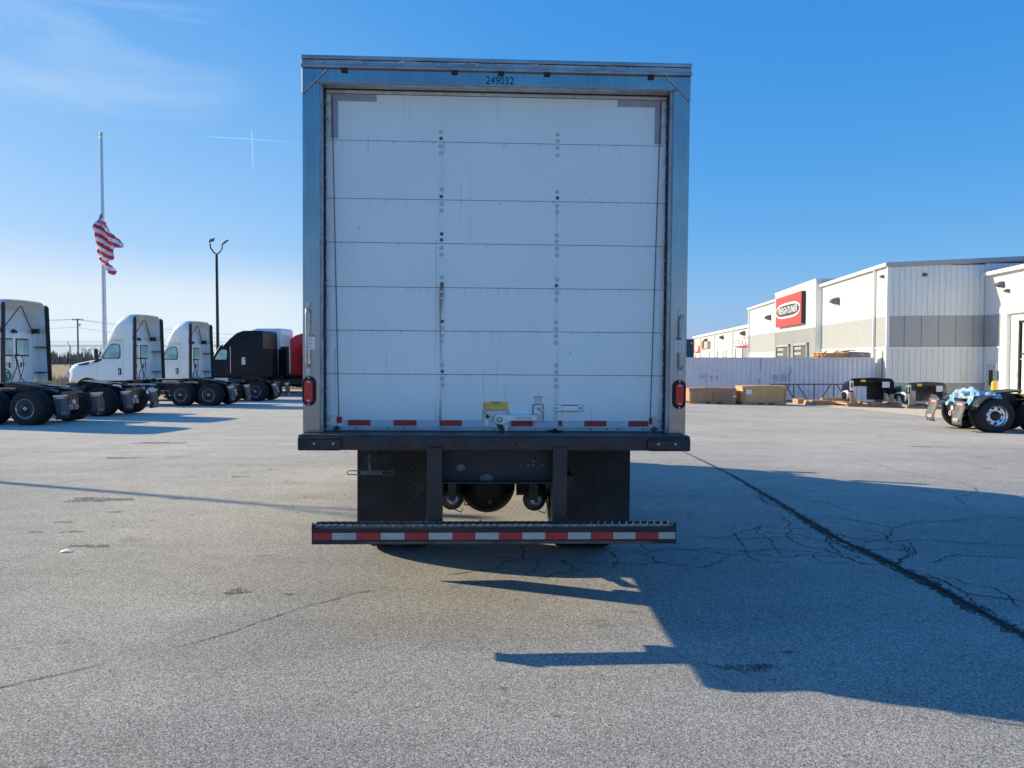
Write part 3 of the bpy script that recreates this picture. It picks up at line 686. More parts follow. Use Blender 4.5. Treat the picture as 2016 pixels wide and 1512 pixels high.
    bp = [(xe - .55, 1.14), (xe - .15, 1.10), (xe + .02, .85), (xe + .06, .45), (xe + .06, -.45), (xe + .02, -.85), (xe - .15, -1.10), (xe - .55, -1.14)]
    inn = [(x - .12, y * .9) for x, y in bp]
    rings = [[(x, y, z) for x, y in bp] for z in (.42, 1.02)]
    bm_.prism(bp + inn[::-1], lambda x, y: (x, y, .42), lambda x, y: (x, y, 1.04)); fixn(bm_.build('bumper', M['trim'], P, bevel=.03))
    MB(T).box(.1, xe - .2, -.42, .42, .62, 1.14).build('engine_block', M['chassis'], P)
    if fairing:
        st = []
        for x, zt, hw, r_ in ((-.42, 4.18, 1.22, .42), (-.1, 4.18, 1.20, .42), (.15, 4.12, 1.17, .42), (.40, 3.97, 1.12, .40), (.62, 3.66, 1.05, .34), (.82, 3.38, .96, .28), (.98, 3.16, .85, .12), (1.04, 3.06, .78, .05)):
            st.append(arch(x, hw, 3.0 if x > -.2 else 3.0, zt, r_, 8, .02))
        ra = MB(T).loft(st, 0, True, False).build('roof_fairing', paint, P, solid=.035)
        MB(T).add([(1.045, .76, 3.02), (1.045, -.76, 3.02), (1.045, -.76, 3.10), (1.045, .76, 3.10)], [(0, 1, 2, 3)]).build('fairing_lip', paint, ra)
        for s_ in (1, -1):
            MB(T).box(-.42, -.01, s_ * 1.185, s_ * 1.22, 1.20, 3.72).box(-.03, -.005, s_ * .96, s_ * 1.184, 1.20, 3.06).build('side_extender', paint, P, bevel=.01)
            zz = MB(T); pr = [(-.42, 1.20), (-.42, 4.04), (-.50, 4.08), (-.57, 3.98), (-.58, 1.20)]
            zz.prism(pr, lambda x, z: (x, s_ * (1.20 - .12 * max(0, (z - 3.7) / .35)), z), lambda x, z: (x, s_ * (1.225 - .12 * max(0, (z - 3.7) / .35)), z)); zz.build('rubber_edge', M['trimdark'], P)
            MB(T).cyl((-.30, s_ * .03, 3.98), (-.12, s_ * .85, 2.98), .018).build('fairing_strut', M['trim'], P)
            MB(T).box(-.05, -.30, s_ * .84, s_ * .96, 3.0, 3.18).build('strut_bracket', M['trim'], P)
            MB(T).box(-.40, -.02, s_ * .98, s_ * 1.18, 2.46, 2.50).build('extender_stay', M['trim'], P)
            MB(T).box(-.40, -.02, s_ * .98, s_ * 1.18, 1.5, 1.54).build('extender_stay', M['trim'], P)
        # closed rear wall pocket of the fairing
        MB(T).add([(.02, 1.0, 3.08), (.02, -1.0, 3.08), (.30, -.7, 3.85), (.30, .7, 3.85)], [(0, 1, 2, 3)]).build('fairing_liner', M['whitepart'], P)
    if not sleeper:
        for s_ in (1, -1):
            MB(T).box(-.02, .02, s_ * .08, s_ * .74, 2.14, 2.80).build('rear_window_seal', M['trim'], cab, bevel=.06)
            MB(T).box(-.028, -.02, s_ * .12, s_ * .70, 2.19, 2.75).build('rear_window', M['sideglass'], cab, bevel=.003)
            pp = MB(T); pr = [(.20, 2.0), (.62, 2.0), (.68, 1.9), (.55, 1.35), (.40, 1.28), (.28, 1.35), (.14, 1.9)]
            pp.prism(pr, lambda y, z: (.0, s_ * y, z), lambda y, z: (-.03, s_ * y, z)); fixn(pp.build('pressed_panel', paint, cab, bevel=.012))
            MB(T).box(-.045, -.03, s_ * .26, s_ * .32, 1.72, 1.92).build('vent', M['ink'], cab)
            MB(T).lathe([(.045, -.034), (.055, -.042), (.065, -.034)], (0, s_ * .42, 1.85), 'x', 16).build('round_plug', M['inkgrey'], cab)
        MB(T).box(-.06, .0, -.12, .12, 3.0, 3.06).cyl((-.04, -.08, 3.04), (-.04, .08, 3.1), .05).build('work_lamp', M['trim'], cab)
    else:
        S = sleeper
        prof = [(-S, 1.10), (-S, 3.86), (-S + .08, 3.95), (-.75, 3.95), (-.30, 3.80), (.15, 3.42), (.42, 3.16), (.55, 3.0), (0, 2.9), (0, 1.10)]
        def sd_(s_): return lambda x, z: (x, s_ * (1.22 - .16 * max(0, (z - 3.0) / 1.0) - .06 * max(0, x + .3)), z)
        fixn(MB(T).prism(prof, sd_(1), sd_(-1)).build('sleeper_box', paint, P, bevel=.08, bseg=3))
        for s_ in (1, -1):
            MB(T).box(-S - .55, -S + .01, s_ * 1.19, s_ * 1.235, 1.15, 2.85).build('side_extender', paint if sleeper < 2.2 else M['trimdark'], P, bevel=.02)
            MB(T).box(-.95, -.72, s_ * 1.225, s_ * 1.24, 1.9, 2.34).build('side_vent', M['sky_panel'], P)
            MB(T).cyl((-.02, s_ * 1.26, 1.4), (-.02, s_ * 1.26, 3.0), .015).build('grab_rail', M['alu'], P)
            MB(T).box(-S, -.02, s_ * .8, s_ * 1.2, .45, 1.06).build('side_skirt', M['trim'], P, bevel=.03)
    return cab
M['screenglass'] = mat('dark_windscreen_glass', (.02, .03, .03), .05, var=.05, coat=1)
M['sideglass'] = mat('pale_green_side_glass', (.38, .62, .53), .12, 0, var=.35, scale=2.2)
M['stepblue'] = mat('satin_step_metal', (.5, .55, .6), .3, .8)
M['trimdark'] = mat('dark_brown_rubber_edge', (.035, .028, .028), .6)
M['sky_panel'] = mat('glossy_side_window', (.5, .55, .6), .1, .9)

# ================================================================ BOX TRUCK (seen from behind)
TRX, TRY = -.116, 5.17
bt = thing('box_truck', 'white box truck seen from behind with closed roll-up door, stainless rear frame and red lamps', 'truck', (TRX, TRY, -.0775 - .003))
bt.rotation_euler = (0, .0073, R(2.4))
S0 = 292.8
def X0(px): return (px - 974) / S0
H = 1.289
# load body: walls and roof
b = MB(); b.box(-H + .01, -H + .05, .14, 6.9, 1.10, 3.63); b.box(H - .05, H - .01, .14, 6.9, 1.10, 3.63); b.box(-H + .05, H - .05, 6.86, 6.9, 1.10, 3.63)
b.build('box_wall', M['white'], bt)
b = MB(); b.box(-H, H, .14, 6.9, 3.63, 3.665); b.build('roof', M['white'], bt)
b = MB(); b.box(-H, H, .14, 6.92, 1.085, 1.102); b.build('under_deck', M['darkgrime'], bt)
b = MB(); b.box(-H + .06, H - .06, .2, 6.85, 1.10, 1.16); b.build('load_floor', M['greywood'], bt)
for s_ in (-1, 1):
    for i in range(16): MB().box(s_ * (H - .01), s_ * (H - .002), .35 + i * .42, .40 + i * .42, 1.16, 3.6).build('wall_post', M['white'], bt)
# rear frame
for s_ in (-1, 1):
    p = MB(); p.box(s_ * H, s_ * (H - .112), 0, .14, 1.19, 3.502)
    po = p.build('rear_post', M['steel'], bt, bevel=.004)
    # jamb step, rubber, rivets
    MB().box(s_ * (H - .112), s_ * (H - .124), .03, .128, 1.19, 3.502).build('jamb', M['galv'], po)
    MB().box(s_ * (H - .124), s_ * (H - .131), .085, .125, 1.22, 3.49).build('door_seal', M['rubber'], po)
    for i in range(22):
        z = 1.25 + i * .103
        if i == 0:
            q0 = MB().cyl((s_ * 1.157, .112, 1.25), (s_ * 1.157, .100, 1.25), .008, n=8).build('rivet', M['galv'], po)
        else:
            q = q0.copy(); COL.objects.link(q); q.parent = po; q.location = (0, 0, (z - 1.25) + random.uniform(-.02, .02))
    # corner gusset with weld bead
    g = MB(); tri = [(s_ * (H - .004), 3.588), (s_ * (H - .155), 3.588), (s_ * (H - .004), 3.43)]
    g.prism(tri, lambda x, z: (x, -.004, z), lambda x, z: (x, 0.001, z)); go = fixn(g.build('corner_gusset', M['steel'], bt))
    wb = []; rr = random.Random(5 + s_)
    e0, e1 = Vector((s_ * (H - .004), -.006, 3.426)), Vector((s_ * (H - .162), -.006, 3.588))
    pts = [e0.lerp(e1, i / 26) + Vector((rr.uniform(-.0025, .0025), 0, rr.uniform(-.0025, .0025))) for i in range(27)]
    MB().tube(pts, [rr.uniform(.004, .0075) for _ in pts], 6).build('weld_bead', M['galv'], go)
    MB().tube([(s_ * (H - .004), -.006, 3.426), (s_ * (H - .003), -.006, 3.588)], .004, 6).build('weld_bead', M['galv'], go)
hd = MB(); hd.box(-H, H, 0, .14, 3.503, 3.592); ho = hd.build('header', M['steel'], bt, bevel=.003)
MB().box(-H + .112, H - .112, .012, .10, 3.4985, 3.5028).build('header_lip', M['galv'], ho)
MB().box(-H + .12, H - .12, .104, .127, 3.4955, 3.5025).build('door_seal', M['rubber'], ho)
# roof cap: three stepped aluminium strips with rivets and scrapes
rc = MB(); rc.box(-H - .004, H + .004, -.022, .16, 3.647, 3.672); rc.box(-H - .002, H + .002, -.014, .14, 3.614, 3.646); rc.box(-H - .006, H + .006, -.024, .14, 3.592, 3.613)
rco = rc.build('roof_cap', M['capalu'], bt, bevel=.004)
rr = random.Random(11)
for i in range(10):
    x = -1.16 + i * .255
    if i == 0: q0 = MB().cyl((x, -.014, 3.628), (x, -.022, 3.628), .010, n=10).build('rivet', M['galv'], rco)
    else: q = q0.copy(); COL.objects.link(q); q.parent = rco; q.location = (i * .255, 0, 0)
M['scrape'] = mat('bright_scraped_metal', (.8, .78, .74), .35, .9, var=.3, scale=30)
for (a_, l) in ((-1.05, .14), (-.72, .10), (-.66, .22), (-.05, .10), (.38, .16), (.72, .12), (1.02, .08), (-1.2, .06), (.15, .2), (-.32, .18)):
    pts = []; n = 8
    for i in range(n + 1): pts.append((a_ + l * i / n, -.0155, 3.638 + rr.uniform(-.003, .004)))
    MB().tube(pts, [rr.uniform(.0015, .0045) for _ in pts], 5).build('scrape_mark', M['scrape'], rco)
for px, z in ((677, 3.582), (889, 3.586), (979, 3.586), (1069, 3.586), (1273, 3.582)):
    MB().box(X0(px) - .021, X0(px) + .021, -.02, .0, z - .014, z + .006).build('marker_lamp', M['ink'], ho, bevel=.005)
text('249032', .073, face_mat((X0(977), -.0015, 3.536), (1, 0, 0), (0, 0, 1)), M['ink'], 'fleet_number', ho, ext=.0004, sx=.86)

# ---- roll-up door
DY = .128; S1 = FPX / (TRY + DY)
def XD(px): return (px - 973.5) / S1
def ZD(py): return (704 + 1.698 * S1 - py) / S1
DW = 1.161
dr = MB().box(-DW - .008, DW + .008, DY + .012, DY + .022, 1.19, 3.50).build('roll_up_door', M['gap'], bt)
zs = [1.192, 1.582, 1.880, 2.177, 2.477, 2.773, 3.164, 3.474]
for i in range(7):
    pn = MB().box(-DW, DW, DY, DY + .012, zs[i] + .0014, zs[i + 1] - .0014)
    pn.build('door_panel', M['door'], dr, bevel=.003)
MB().box(-DW, DW, DY - .006, DY + .012, 3.476, 3.497).build('top_rail', M['hardware'], dr)
for s_ in (-1, 1):
    # lift cable and end stile
    pts = [(s_ * (1.085 + .002 * math.sin(i * 1.7)) - s_ * .030 * (1 - i / 20) * (s_ < 0) - s_ * .002 * i / 20, DY - .006, 1.24 + 2.22 * i / 20) for i in range(21)]
    pts = [(s_ * (1.118 - .045 * (1 - i / 20)) if s_ < 0 else s_ * (1.118 - .045 * (1 - i / 20)), DY - .006, 1.24 + 2.22 * i / 20) for i in range(21)]
    MB().tube(pts, .0024, 5).build('lift_cable', M['ink'], dr)
    MB().box(s_ * 1.150, s_ * 1.128, DY - .004, DY, 3.18, 3.47).build('end_stile', M['hardware'], dr)
    MB().box(s_ * 1.09, s_ * 1.153, DY - .004, DY, 1.215, 1.30).build('end_stile', M['hardware'], dr)
# hinge bolts
bolt0 = MB().lathe([(.0001, -.006), (.007, -.0055), (.0100, -.003), (.0105, 0)], (0, DY, 0), 'y', 12).build('hinge_bolt', M['boltwhite'], dr)
ring0 = MB().lathe([(.0104, -.0008), (.0128, -.0010), (.0128, 0)], (0, DY, 0), 'y', 14)
bolt_dark = bolt0.data.copy(); bolt_dark.materials.clear(); bolt_dark.materials.append(M['inkgrey'])
ringme = ring0.build('grime_ring', M['boltgrime_outline'], bolt0)
first = True; rr = random.Random(4)
dark = {(0, 5, 1), (0, 4, 1), (0, 3, 0), (0, 3, 1), (0, 2, 1), (0, 1, 0), (0, 0, 1), (1, 4, 1), (1, 2, 1)}
for ci, xc in enumerate((-.385, .411)):
    for li in range(6):
        for bi, off in enumerate((.067, .023, -.029, -.074)):
            x = xc + .003 * (5 - li) * (1 if ci == 0 else .2) + rr.uniform(-.002, .002); z = zs[li + 1] + off + rr.uniform(-.003, .003)
            if first: o = bolt0; first = False
            else: o = copy_tree(bolt0, dr)
            if (ci, li, bi) in dark: o.data = bolt_dark
            o.location = (x, 0, z)
for s_ in (-1, 1):
    for z in (3.40, 3.30, 1.27, 1.22):
        o = copy_tree(bolt0, dr); o.location = (s_ * 1.139, -.004, z)
# retroreflective tape: L marks at the top, strip along the bottom
for s_ in (-1, 1):
    l = MB(); l.box(s_ * 1.128, s_ * .82, DY - .0015, DY, 3.424, 3.472); l.box(s_ * 1.128, s_ * 1.078, DY - .0015, DY, 3.175, 3.423)
    l.build('corner_tape', M['fadedtape'], dr)
t = MB(); zz0, zz1 = ZD(838.5), ZD(827)
segs = [(684, 728), (773, 818), (863, 907), (1004, 1047), (1097, 1105), (1149, 1193), (1237, 1277)]
for a_, b_ in segs: t.box(XD(a_), XD(b_), DY - .0016, DY, zz0, zz1, 0)
cur = 674
for a_, b_ in segs:
    if a_ - cur > 3: t.box(XD(cur) + .001, XD(a_) - .001, DY - .0013, DY, zz0, zz1, 1)
    cur = b_
t.build('reflective_strip', [M['redtape'], M['fadedwhite']], dr)
for a_, b_ in ((652, 673), (1278, 1298)):
    MB().box(XD(a_), XD(b_), DY - .003, DY, ZD(833), ZD(821)).build('corner_tape', M['redtape'], dr)
    rb = MB().box(XD(a_) + .001, XD(b_) - .001, DY - .006, DY, ZD(848), ZD(833.5)).build('roller_bracket', M['hardware'], dr)
    q = MB(); xm = (XD(a_) + XD(b_)) / 2
    q.cyl((xm - .012, DY - .018, ZD(846)), (xm + .012, DY - .018, ZD(840)), .009, n=8); q.cyl((xm - .022, DY - .012, ZD(843)), (xm + .024, DY - .012, ZD(843)), .006, n=8); q.box(xm - .006, xm + .008, DY - .02, DY - .006, ZD(849), ZD(838)); q.build('roller', M['rust'], rb)
bs = MB().box(-DW, DW, DY - .008, DY + .01, 1.190, ZD(839.5)).build('bottom_rail', M['botrail'], dr, bevel=.002)
for px in (762, 795, 868, 1161, 1194, 1266, 700, 1215):
    MB().cyl((XD(px), DY - .008, ZD(843)), (XD(px), DY - .012, ZD(843)), .0065, n=8).build('bolt', M['inkgrey'], bs)
# yellow and white labels
def label(a, b, c, d, mt, lines, heading=None, hm=None, par=dr, yy=DY - .0012, inkm='inkgrey'):
    x0, x1, z0, z1 = XD(a), XD(b), ZD(d), ZD(c)
    o = MB().box(x0, x1, yy, yy + .0012, z0, z1).build('warning_label', M[mt], par)
    top = z1 - .004
    if heading:
        hh = .012; 
        if hm: MB().box(x0 + .001, x1 - .001, yy - .0006, yy, z1 - .014, z1 - .001).build('heading_band', M[hm], o); 
        text(heading, .012, face_mat(((x0 + x1) / 2, yy - .0012, z1 - .0085), (1, 0, 0), (0, 0, 1)), M['ink'] if not hm else M['signwhite'], 'lettering', o, ext=.0002, bold=.0004); top = z1 - .018
    n = lines; rr = random.Random(n)
    q = MB()
    for i in range(n):
        z = top - (top - z0 - .003) * (i + .5) / n; xx = x0 + .005
        while xx < x1 - .008:
            wd = rr.uniform(.006, .018); e = min(xx + wd, x1 - .005)
            if rr.random() < .92: q.box(xx, e, yy - .0004, yy, z - .0012, z + .0012)
            xx = e + .003
            if rr.random() < .06: break
    q.build('fine_print', M[inkm], o); return o
MB().box(XD(947.3), XD(1000.2), DY - .0012, DY, ZD(848.3), ZD(806.3)).box(XD(1045.5), XD(1068), DY - .0012, DY, ZD(830), ZD(794.6)).box(XD(1088.6), XD(1146.4), DY - .0010, DY, ZD(809), ZD(795.7)).build('dark_outline', M['boltgrime_outline'], dr)  # dark plates slightly larger than the latch, catch and handle fittings
label(948, 998, 790, 807, 'yellowlabel', 5, 'WARNING!')
label(1048.5, 1065.5, 779, 795.5, 'whitelabel', 6, 'DANGER', 'brownlabel')
# latch
lp = MB().box(XD(948.5), XD(999), DY - .007, DY, ZD(847), ZD(807.5)); lpo = lp.build('latch_plate', M['hardware'], dr, bevel=.003)
for px, py in ((952.5, 811.5), (995, 812), (952, 844.5), (972, 844)):
    MB().lathe([(.0001, -.013), (.007, -.012), (.0085, -.007)], (XD(px), DY, ZD(py)), 'y', 10).build('bolt', M['galv'], lpo)
lev = [(975, 815.2), (984, 814.6), (1000, 816.2), (1040, 815.6), (1055, 815.8), (1055.5, 827), (1004, 827.2), (992, 833), (986, 834.5), (977, 834.2), (971.5, 829), (970.8, 822), (972, 817.5)]
lo = fixn(MB().prism(lev, lambda x, y: (XD(x), DY - .034, ZD(y)), lambda x, y: (XD(x), DY - .020, ZD(y))).build('latch_lever', M['castsilver'], dr, bevel=.0035))
MB().lathe([(.0145, -.0345), (.0155, -.037), (.0185, -.037), (.0195, -.034)], (XD(980.5), DY, ZD(825)), 'y', 20).build('pivot_ring', M['ink'], lo)
MB().lathe([(.0001, -.043), (.010, -.042), (.0125, -.036), (.0135, -.03)], (XD(980.5), DY, ZD(825)), 'y', 16).build('pivot_pin', M['castsilver'], lo)
text('WHITING', .0235, face_mat((XD(1027.5), DY - .0345, ZD(821.5)), (1, 0, 0), (0, 0, 1)), M['letterraised'], 'lettering', lo, ext=.0014, bold=.0006, sx=1.12)
q = MB().prism([(984, 828), (1000, 834), (996, 851), (993, 851), (989, 838)], lambda x, y: (XD(x), DY - .028, ZD(y)), lambda x, y: (XD(x), DY - .014, ZD(y))); fixn(q.build('latch_hook', M['hardware'], lo, bevel=.002))
MB().prism([(975, 834), (986, 836), (990, 847), (983, 849), (978, 841)], lambda x, y: (XD(x), DY - .02, ZD(y)), lambda x, y: (XD(x), DY - .010, ZD(y))).build('hook_spring', M['rust'], lo)
MB().prism([(955.5, 813.5), (962, 821.5), (958, 823), (953, 822.5)], lambda x, y: (XD(x), DY - .009, ZD(y)), lambda x, y: (XD(x), DY - .006, ZD(y))).build('latch_hole', M['ink'], lpo)
MB().tube([(XD(958), DY - .012, ZD(814)), (XD(963), DY - .012, ZD(820)), (XD(968), DY - .012, ZD(822)), (XD(966), DY - .012, ZD(830)), (XD(957), DY - .012, ZD(826)), (XD(955), DY - .012, ZD(829))], .0018, 5).build('latch_wire', M['galv'], lpo)
fixn(MB().prism([(951, 827), (958, 825.5), (961, 829), (958, 839.5), (956, 840), (952, 831)], lambda x, y: (XD(x), DY - .018, ZD(y)), lambda x, y: (XD(x), DY - .009, ZD(y))).build('latch_pawl', M['castsilver'], lpo, bevel=.002))
cp = MB().box(XD(1047.5), XD(1066), DY - .006, DY, ZD(828.5), ZD(796)).build('catch_plate', M['hardware'], dr, bevel=.003)
fixn(MB().prism([(1050, 801), (1056, 797.5), (1062, 802), (1063, 812), (1066, 808), (1072, 806.5), (1066, 806), (1061, 814), (1051, 813), (1047.5, 808)][:5] + [(1061, 814), (1051, 813), (1047.5, 808)], lambda x, y: (XD(x), DY - .024, ZD(y)), lambda x, y: (XD(x), DY - .010, ZD(y))).build('catch_cam', M['castsilver'], cp, bevel=.002))
MB().box(XD(1060), XD(1072.5), DY - .020, DY - .012, ZD(807.4), ZD(805.6)).build('catch_tab', M['castsilver'], cp)
MB().box(XD(1055), XD(1057.5), DY - .040, DY - .006, ZD(828), ZD(812)).build('catch_guide', M['hardware'], cp)
MB().lathe([(.0001, -.032), (.008, -.031), (.0095, -.024)], (XD(1056), DY, ZD(803)), 'y', 12).build('bolt', M['galv'], cp)
# pull handle
hnd = MB().box(XD(1089.5), XD(1103), DY - .006, DY, ZD(808), ZD(796.5)).box(XD(1136), XD(1145.5), DY - .006, DY, ZD(808), ZD(796.5))
hb = MB(); hb.prism([(1102, -.004), (1105, -.026), (1134, -.026), (1137, -.004), (1137, -.001), (1133, -.020), (1106, -.020), (1102, -.001)], lambda x, y: (XD(x), DY + y, ZD(807)), lambda x, y: (XD(x), DY + y, ZD(797.5)))
hno = hnd.build('handle_plate', M['white'], dr, bevel=.003); fixn(hb.build('pull_handle', M['white'], hno, bevel=.002))
for px in (1094, 1141): MB().lathe([(.0001, -.010), (.006, -.0095), (.0075, -.006)], (XD(px), DY, ZD(802)), 'y', 10).build('bolt', M['inkgrey'], hno)
# torn weather strip hanging at the left edge
ts = MB(); ring = []
prof = [(633.5, 470, 3), (633.5, 520, 4), (634, 560, 4.5), (635, 600, 8), (636, 640, 10.5), (637.5, 665, 11), (638, 674, 6)]
rings = []
for i, (px, py, w_) in enumerate(prof):
    yb = DY - .012 - .012 * min(i, 4)
    rings.append([(XD(px - w_ * .3), yb + .004, ZD(py)), (XD(px + w_ * .7), yb - .006, ZD(py - 2)), (XD(px + w_ * .7), yb - .002, ZD(py - 2)), (XD(px - w_ * .3), yb + .008, ZD(py))])
ts.loft(rings, 0, False, True, True); fixn(ts.build('torn_weather_strip', M['rubgrey'], dr))

# ---- post hardware: lamps, grab handles, labels
for s_ in (-1, 1):
    cx = X0(609) if s_ < 0 else X0(1337.5); cz = (1201.2 - 771) / S0 if s_ < 0 else (1201.2 - 774) / S0
    def stad(hw, hh, n=10):
        r_ = hw; pts = []
        for i in range(n + 1): a = math.pi * i / n; pts.append((cx + r_ * math.cos(a), cz + hh - r_ + r_ * math.sin(a)))
        for i in range(n + 1): a = math.pi + math.pi * i / n; pts.append((cx + r_ * math.cos(a), cz - hh + r_ + r_ * math.sin(a)))
        return pts
    bz = fixn(MB().prism(stad(.0445, .099), lambda x, z: (x, -.016, z), lambda x, z: (x, 0, z)).build('tail_lamp', M['rubber'], bt, bevel=.004))
    ls = fixn(MB().prism(stad(.0275, .078), lambda x, z: (x, -.026, z), lambda x, z: (x, -.014, z)).build('red_lens', M['lens'], bz, bevel=.006))
    for dz in (.089, -.089): MB().cyl((cx, -.016, cz + dz), (cx, -.0185, cz + dz), .005, n=8).build('screw', M['alu'], bz)
    for dz in (.060, -.062): MB().box(cx - .010, cx + .010, -.0272, -.026, cz + dz - .004, cz + dz + .004).build('lens_clip', M['clear'], ls)
    gx = X0(607.5) if s_ < 0 else X0(1339)
    zt, zb = ((1201.2 - 612) / S0, (1201.2 - 722) / S0) if s_ < 0 else ((1201.2 - 620) / S0, (1201.2 - 722) / S0)
    mx = X0(608.5) if s_ < 0 else X0(1337.5)
    gh = MB().tube([(mx, -.01, zt + .01), (gx, -.05, zt - .004), (gx, -.056, zt - .03), (gx, -.056, zb + .03), (gx, -.05, zb + .006), (mx, -.01, zb - .008)], .0085, 10).build('grab_handle', M['galv'], bt)
    MB().box(mx - .012, mx + .012, -.014, 0, zt + .0, zt + .052).build('bracket', M['hardware'], gh, bevel=.003)
    MB().box(mx - .012, mx + .012, -.014, 0, zb - .058, zb - .004).build('bracket', M['hardware'], gh, bevel=.003)
    for zz in (zt + .036, zt + .014, zb - .018, zb - .042): MB().cyl((mx, -.014, zz), (mx, -.019, zz), .006, n=8).build('bolt', M['galv'], gh)
    la, lb = (606, 620) if s_ < 0 else (1328.5, 1346.5)
    x0, x1 = X0(la), X0(lb); z1, z0 = (1201.2 - 662) / S0, (1201.2 - 690) / S0
    lb_ = MB().box(x0, x1, -.0014, 0, z0, z1).build('warning_label', M['whitelabel'], bt)
    MB().box(x0, x1, -.002, -.0014, z1 - .011, z1).build('heading_band', M['orange'] if s_ < 0 else M['brownlabel'], lb_)
    q = MB(); r3 = random.Random(8 + s_)
    for i in range(8):
        z = z1 - .018 - i * .0095; e = x0 + (x1 - x0) * r3.uniform(.5, .92); q.box(x0 + .004, e, -.0018, -.0014, z - .0015, z + .0012)
    q.build('fine_print', M['inkgrey'], lb_)
# ---- rear sill / dock bumper
DB = -.17; S2 = FPX / (TRY + DB)
def XB(px): return (px - 974.5) / S2
def ZB(py, ): return (704 + 1.698 * S2 - py) / S2
bp = MB().box(XB(586), XB(1361), DB + .004, .15, ZB(887), 1.192)
bo = bp.build('rear_sill', M['blackpaint'], bt, bevel=.006)
MB().box(XB(700), XB(1250), DB - .003, DB + .003, ZB(884.5), ZB(861)).build('sill_face', M['blackpaint'], bo, bevel=.002)
MB().box(-H + .12, H - .12, DY - .05, DY - .005, 1.192, 1.197).build('sill_dirt', M['rust'], bo)
for a_, b_, h0, h1 in ((586, 670, 628, 658), (1276, 1361, 1296, 1330)):
    pl = MB().box(XB(a_), XB(b_), DB - .014, DB + .006, ZB(887.5), ZB(861)); po = pl.build('bumper_block', M['rubberflap'], bo, bevel=.010)
    pd = MB().box(XB(h0 - 21), XB(h1 + 12), DB - .020, DB - .012, ZB(883), ZB(866)); pdo = pd.build('bumper_pad', M['blackpaint'], po, bevel=.004)
    for px in ((619, 656) if a_ < 700 else (1296, 1330)): MB().lathe([(.0001, -.030), (.007, -.028), (.0095, -.022), (.010, -.018)], (XB(px), DB, ZB(873)), 'y', 12).build('bolt', M['galv'], pdo)
mc = MB()       # bits of mud and rust caked on the sill
rr = random.Random(21)
for _ in range(70):
    px = rr.gauss(960, 60) if rr.random() < .6 else rr.uniform(690, 1260); py = rr.uniform(862, 884); s_ = rr.uniform(.002, .007)
    x, z = XB(px), ZB(py); mc.add([(x - s_, DB - .0035, z), (x, DB - .0035, z - s_ * .6), (x + s_ * 1.3, DB - .0035, z), (x, DB - .0035, z + s_ * .7), (x, DB - .008, z)], [(0,1,4),(1,2,4),(2,3,4),(3,0,4)])
mc.build('caked_mud', M['mud'], bo)['kind'] = 'stuff'
mo = MB(); 
for i in range(9): mo.cyl((.405 + .012 * (i - 4), .07 + .01 * (i % 3), 1.192), (.405 + .010 * (i - 4), .075, 1.192 + .026 - .006 * abs(i - 4)), .014, .004, n=7)
mo.build('dirt_heap', M['mud'], bo)
# ---- underride guard
GY0 = -.32; SG = FPX / (TRY + GY0)
def XG(px): return (px - 975) / SG
def ZG(py): return (704 + 1.698 * SG - py) / SG
gu = MB().box(XG(612), XG(1335), GY0, GY0 + .012, ZG(1073), ZG(1041)); gu.box(XG(612), XG(1335), GY0 + .012, GY0 + .10, ZG(1073), ZG(1069.5)); gu.box(XG(612), XG(1335), GY0 + .012, GY0 + .03, ZG(1045), ZG(1041))
go = gu.build('underride_guard', M['darkgrime'], bt, bevel=.002)
MB().box(XG(700), XG(1290), GY0 - .002, GY0, ZG(1072.5), ZG(1067)).build('rusty_lower_edge', M['rust'], go)
gt = MB(); rr = random.Random(2)
x = XG(616); i = 0
gt.box(XG(614), XG(1333), GY0 + .02, GY0 + .024, ZG(1041), ZG(1040)); 
gt.box(XG(614), XG(1333), GY0 + .03, GY0 + .036, ZG(1041) - .002, ZG(1041) + .016); gt.box(XG(614), XG(1333), GY0 + .125, GY0 + .131, ZG(1041) - .002, ZG(1041) + .016)
while x < XG(1333):
    gt.add([(x, GY0 + .03, ZG(1041) + .004), (x + .012, GY0 + .03, ZG(1041) + .004), (x + .030, GY0 + .128, ZG(1041) + .004), (x + .018, GY0 + .128, ZG(1041) + .004),
            (x, GY0 + .03, ZG(1041) + .020), (x + .012, GY0 + .03, ZG(1041) + .014), (x + .030, GY0 + .128, ZG(1041) + .020), (x + .018, GY0 + .128, ZG(1041) + .014)],
           [(0,1,2,3),(4,7,6,5),(0,4,5,1),(1,5,6,2),(2,6,7,3),(3,7,4,0)]); x += .046
gt.build('grip_step', M['gripsteel'], go)
for s_, a_ in ((-1, 612), (1, 1335)):
    x = XG(a_); e = MB().prism([(GY0 - .001, ZG(1073)), (GY0 - .001, ZG(1036)), (GY0 + .02, ZG(1031)), (GY0 + .05, ZG(1039)), (GY0 + .13, ZG(1039)), (GY0 + .13, ZG(1073))], lambda y, z: (x, y, z), lambda y, z: (x - s_ * .010, y, z))
    fixn(e.build('end_plate', M['darkgrime'], go))
tp = MB(); bnd = [615, 652, 699, 747, 794, 841, 888, 933, 980, 1026, 1072, 1117, 1163, 1208, 1253, 1299, 1333]
for i in range(16): tp.box(XG(bnd[i]) + .0006, XG(bnd[i + 1]) - .0006, GY0 - .0022, GY0, ZG(1063.5), ZG(1050), i % 2)
tp.build('reflective_strip', [M['redtape'], M['whitetape']], go)
for a_, b_ in ((831, 862), (1093, 1123)):
    u = MB().box(XG(a_) * .975, XG(b_) * .975, GY0 + .135, GY0 + .29, ZG(1046), ZB(887) + .02); uo = u.build('guard_upright', M['blackpaint'], bt, bevel=.003)
    MB().box(XG(a_) * .975 - .03, XG(b_) * .975 + .03, GY0 + .01, GY0 + .13, ZG(1049), ZG(1046)).build('mount_plate', M['blackpaint'], uo)
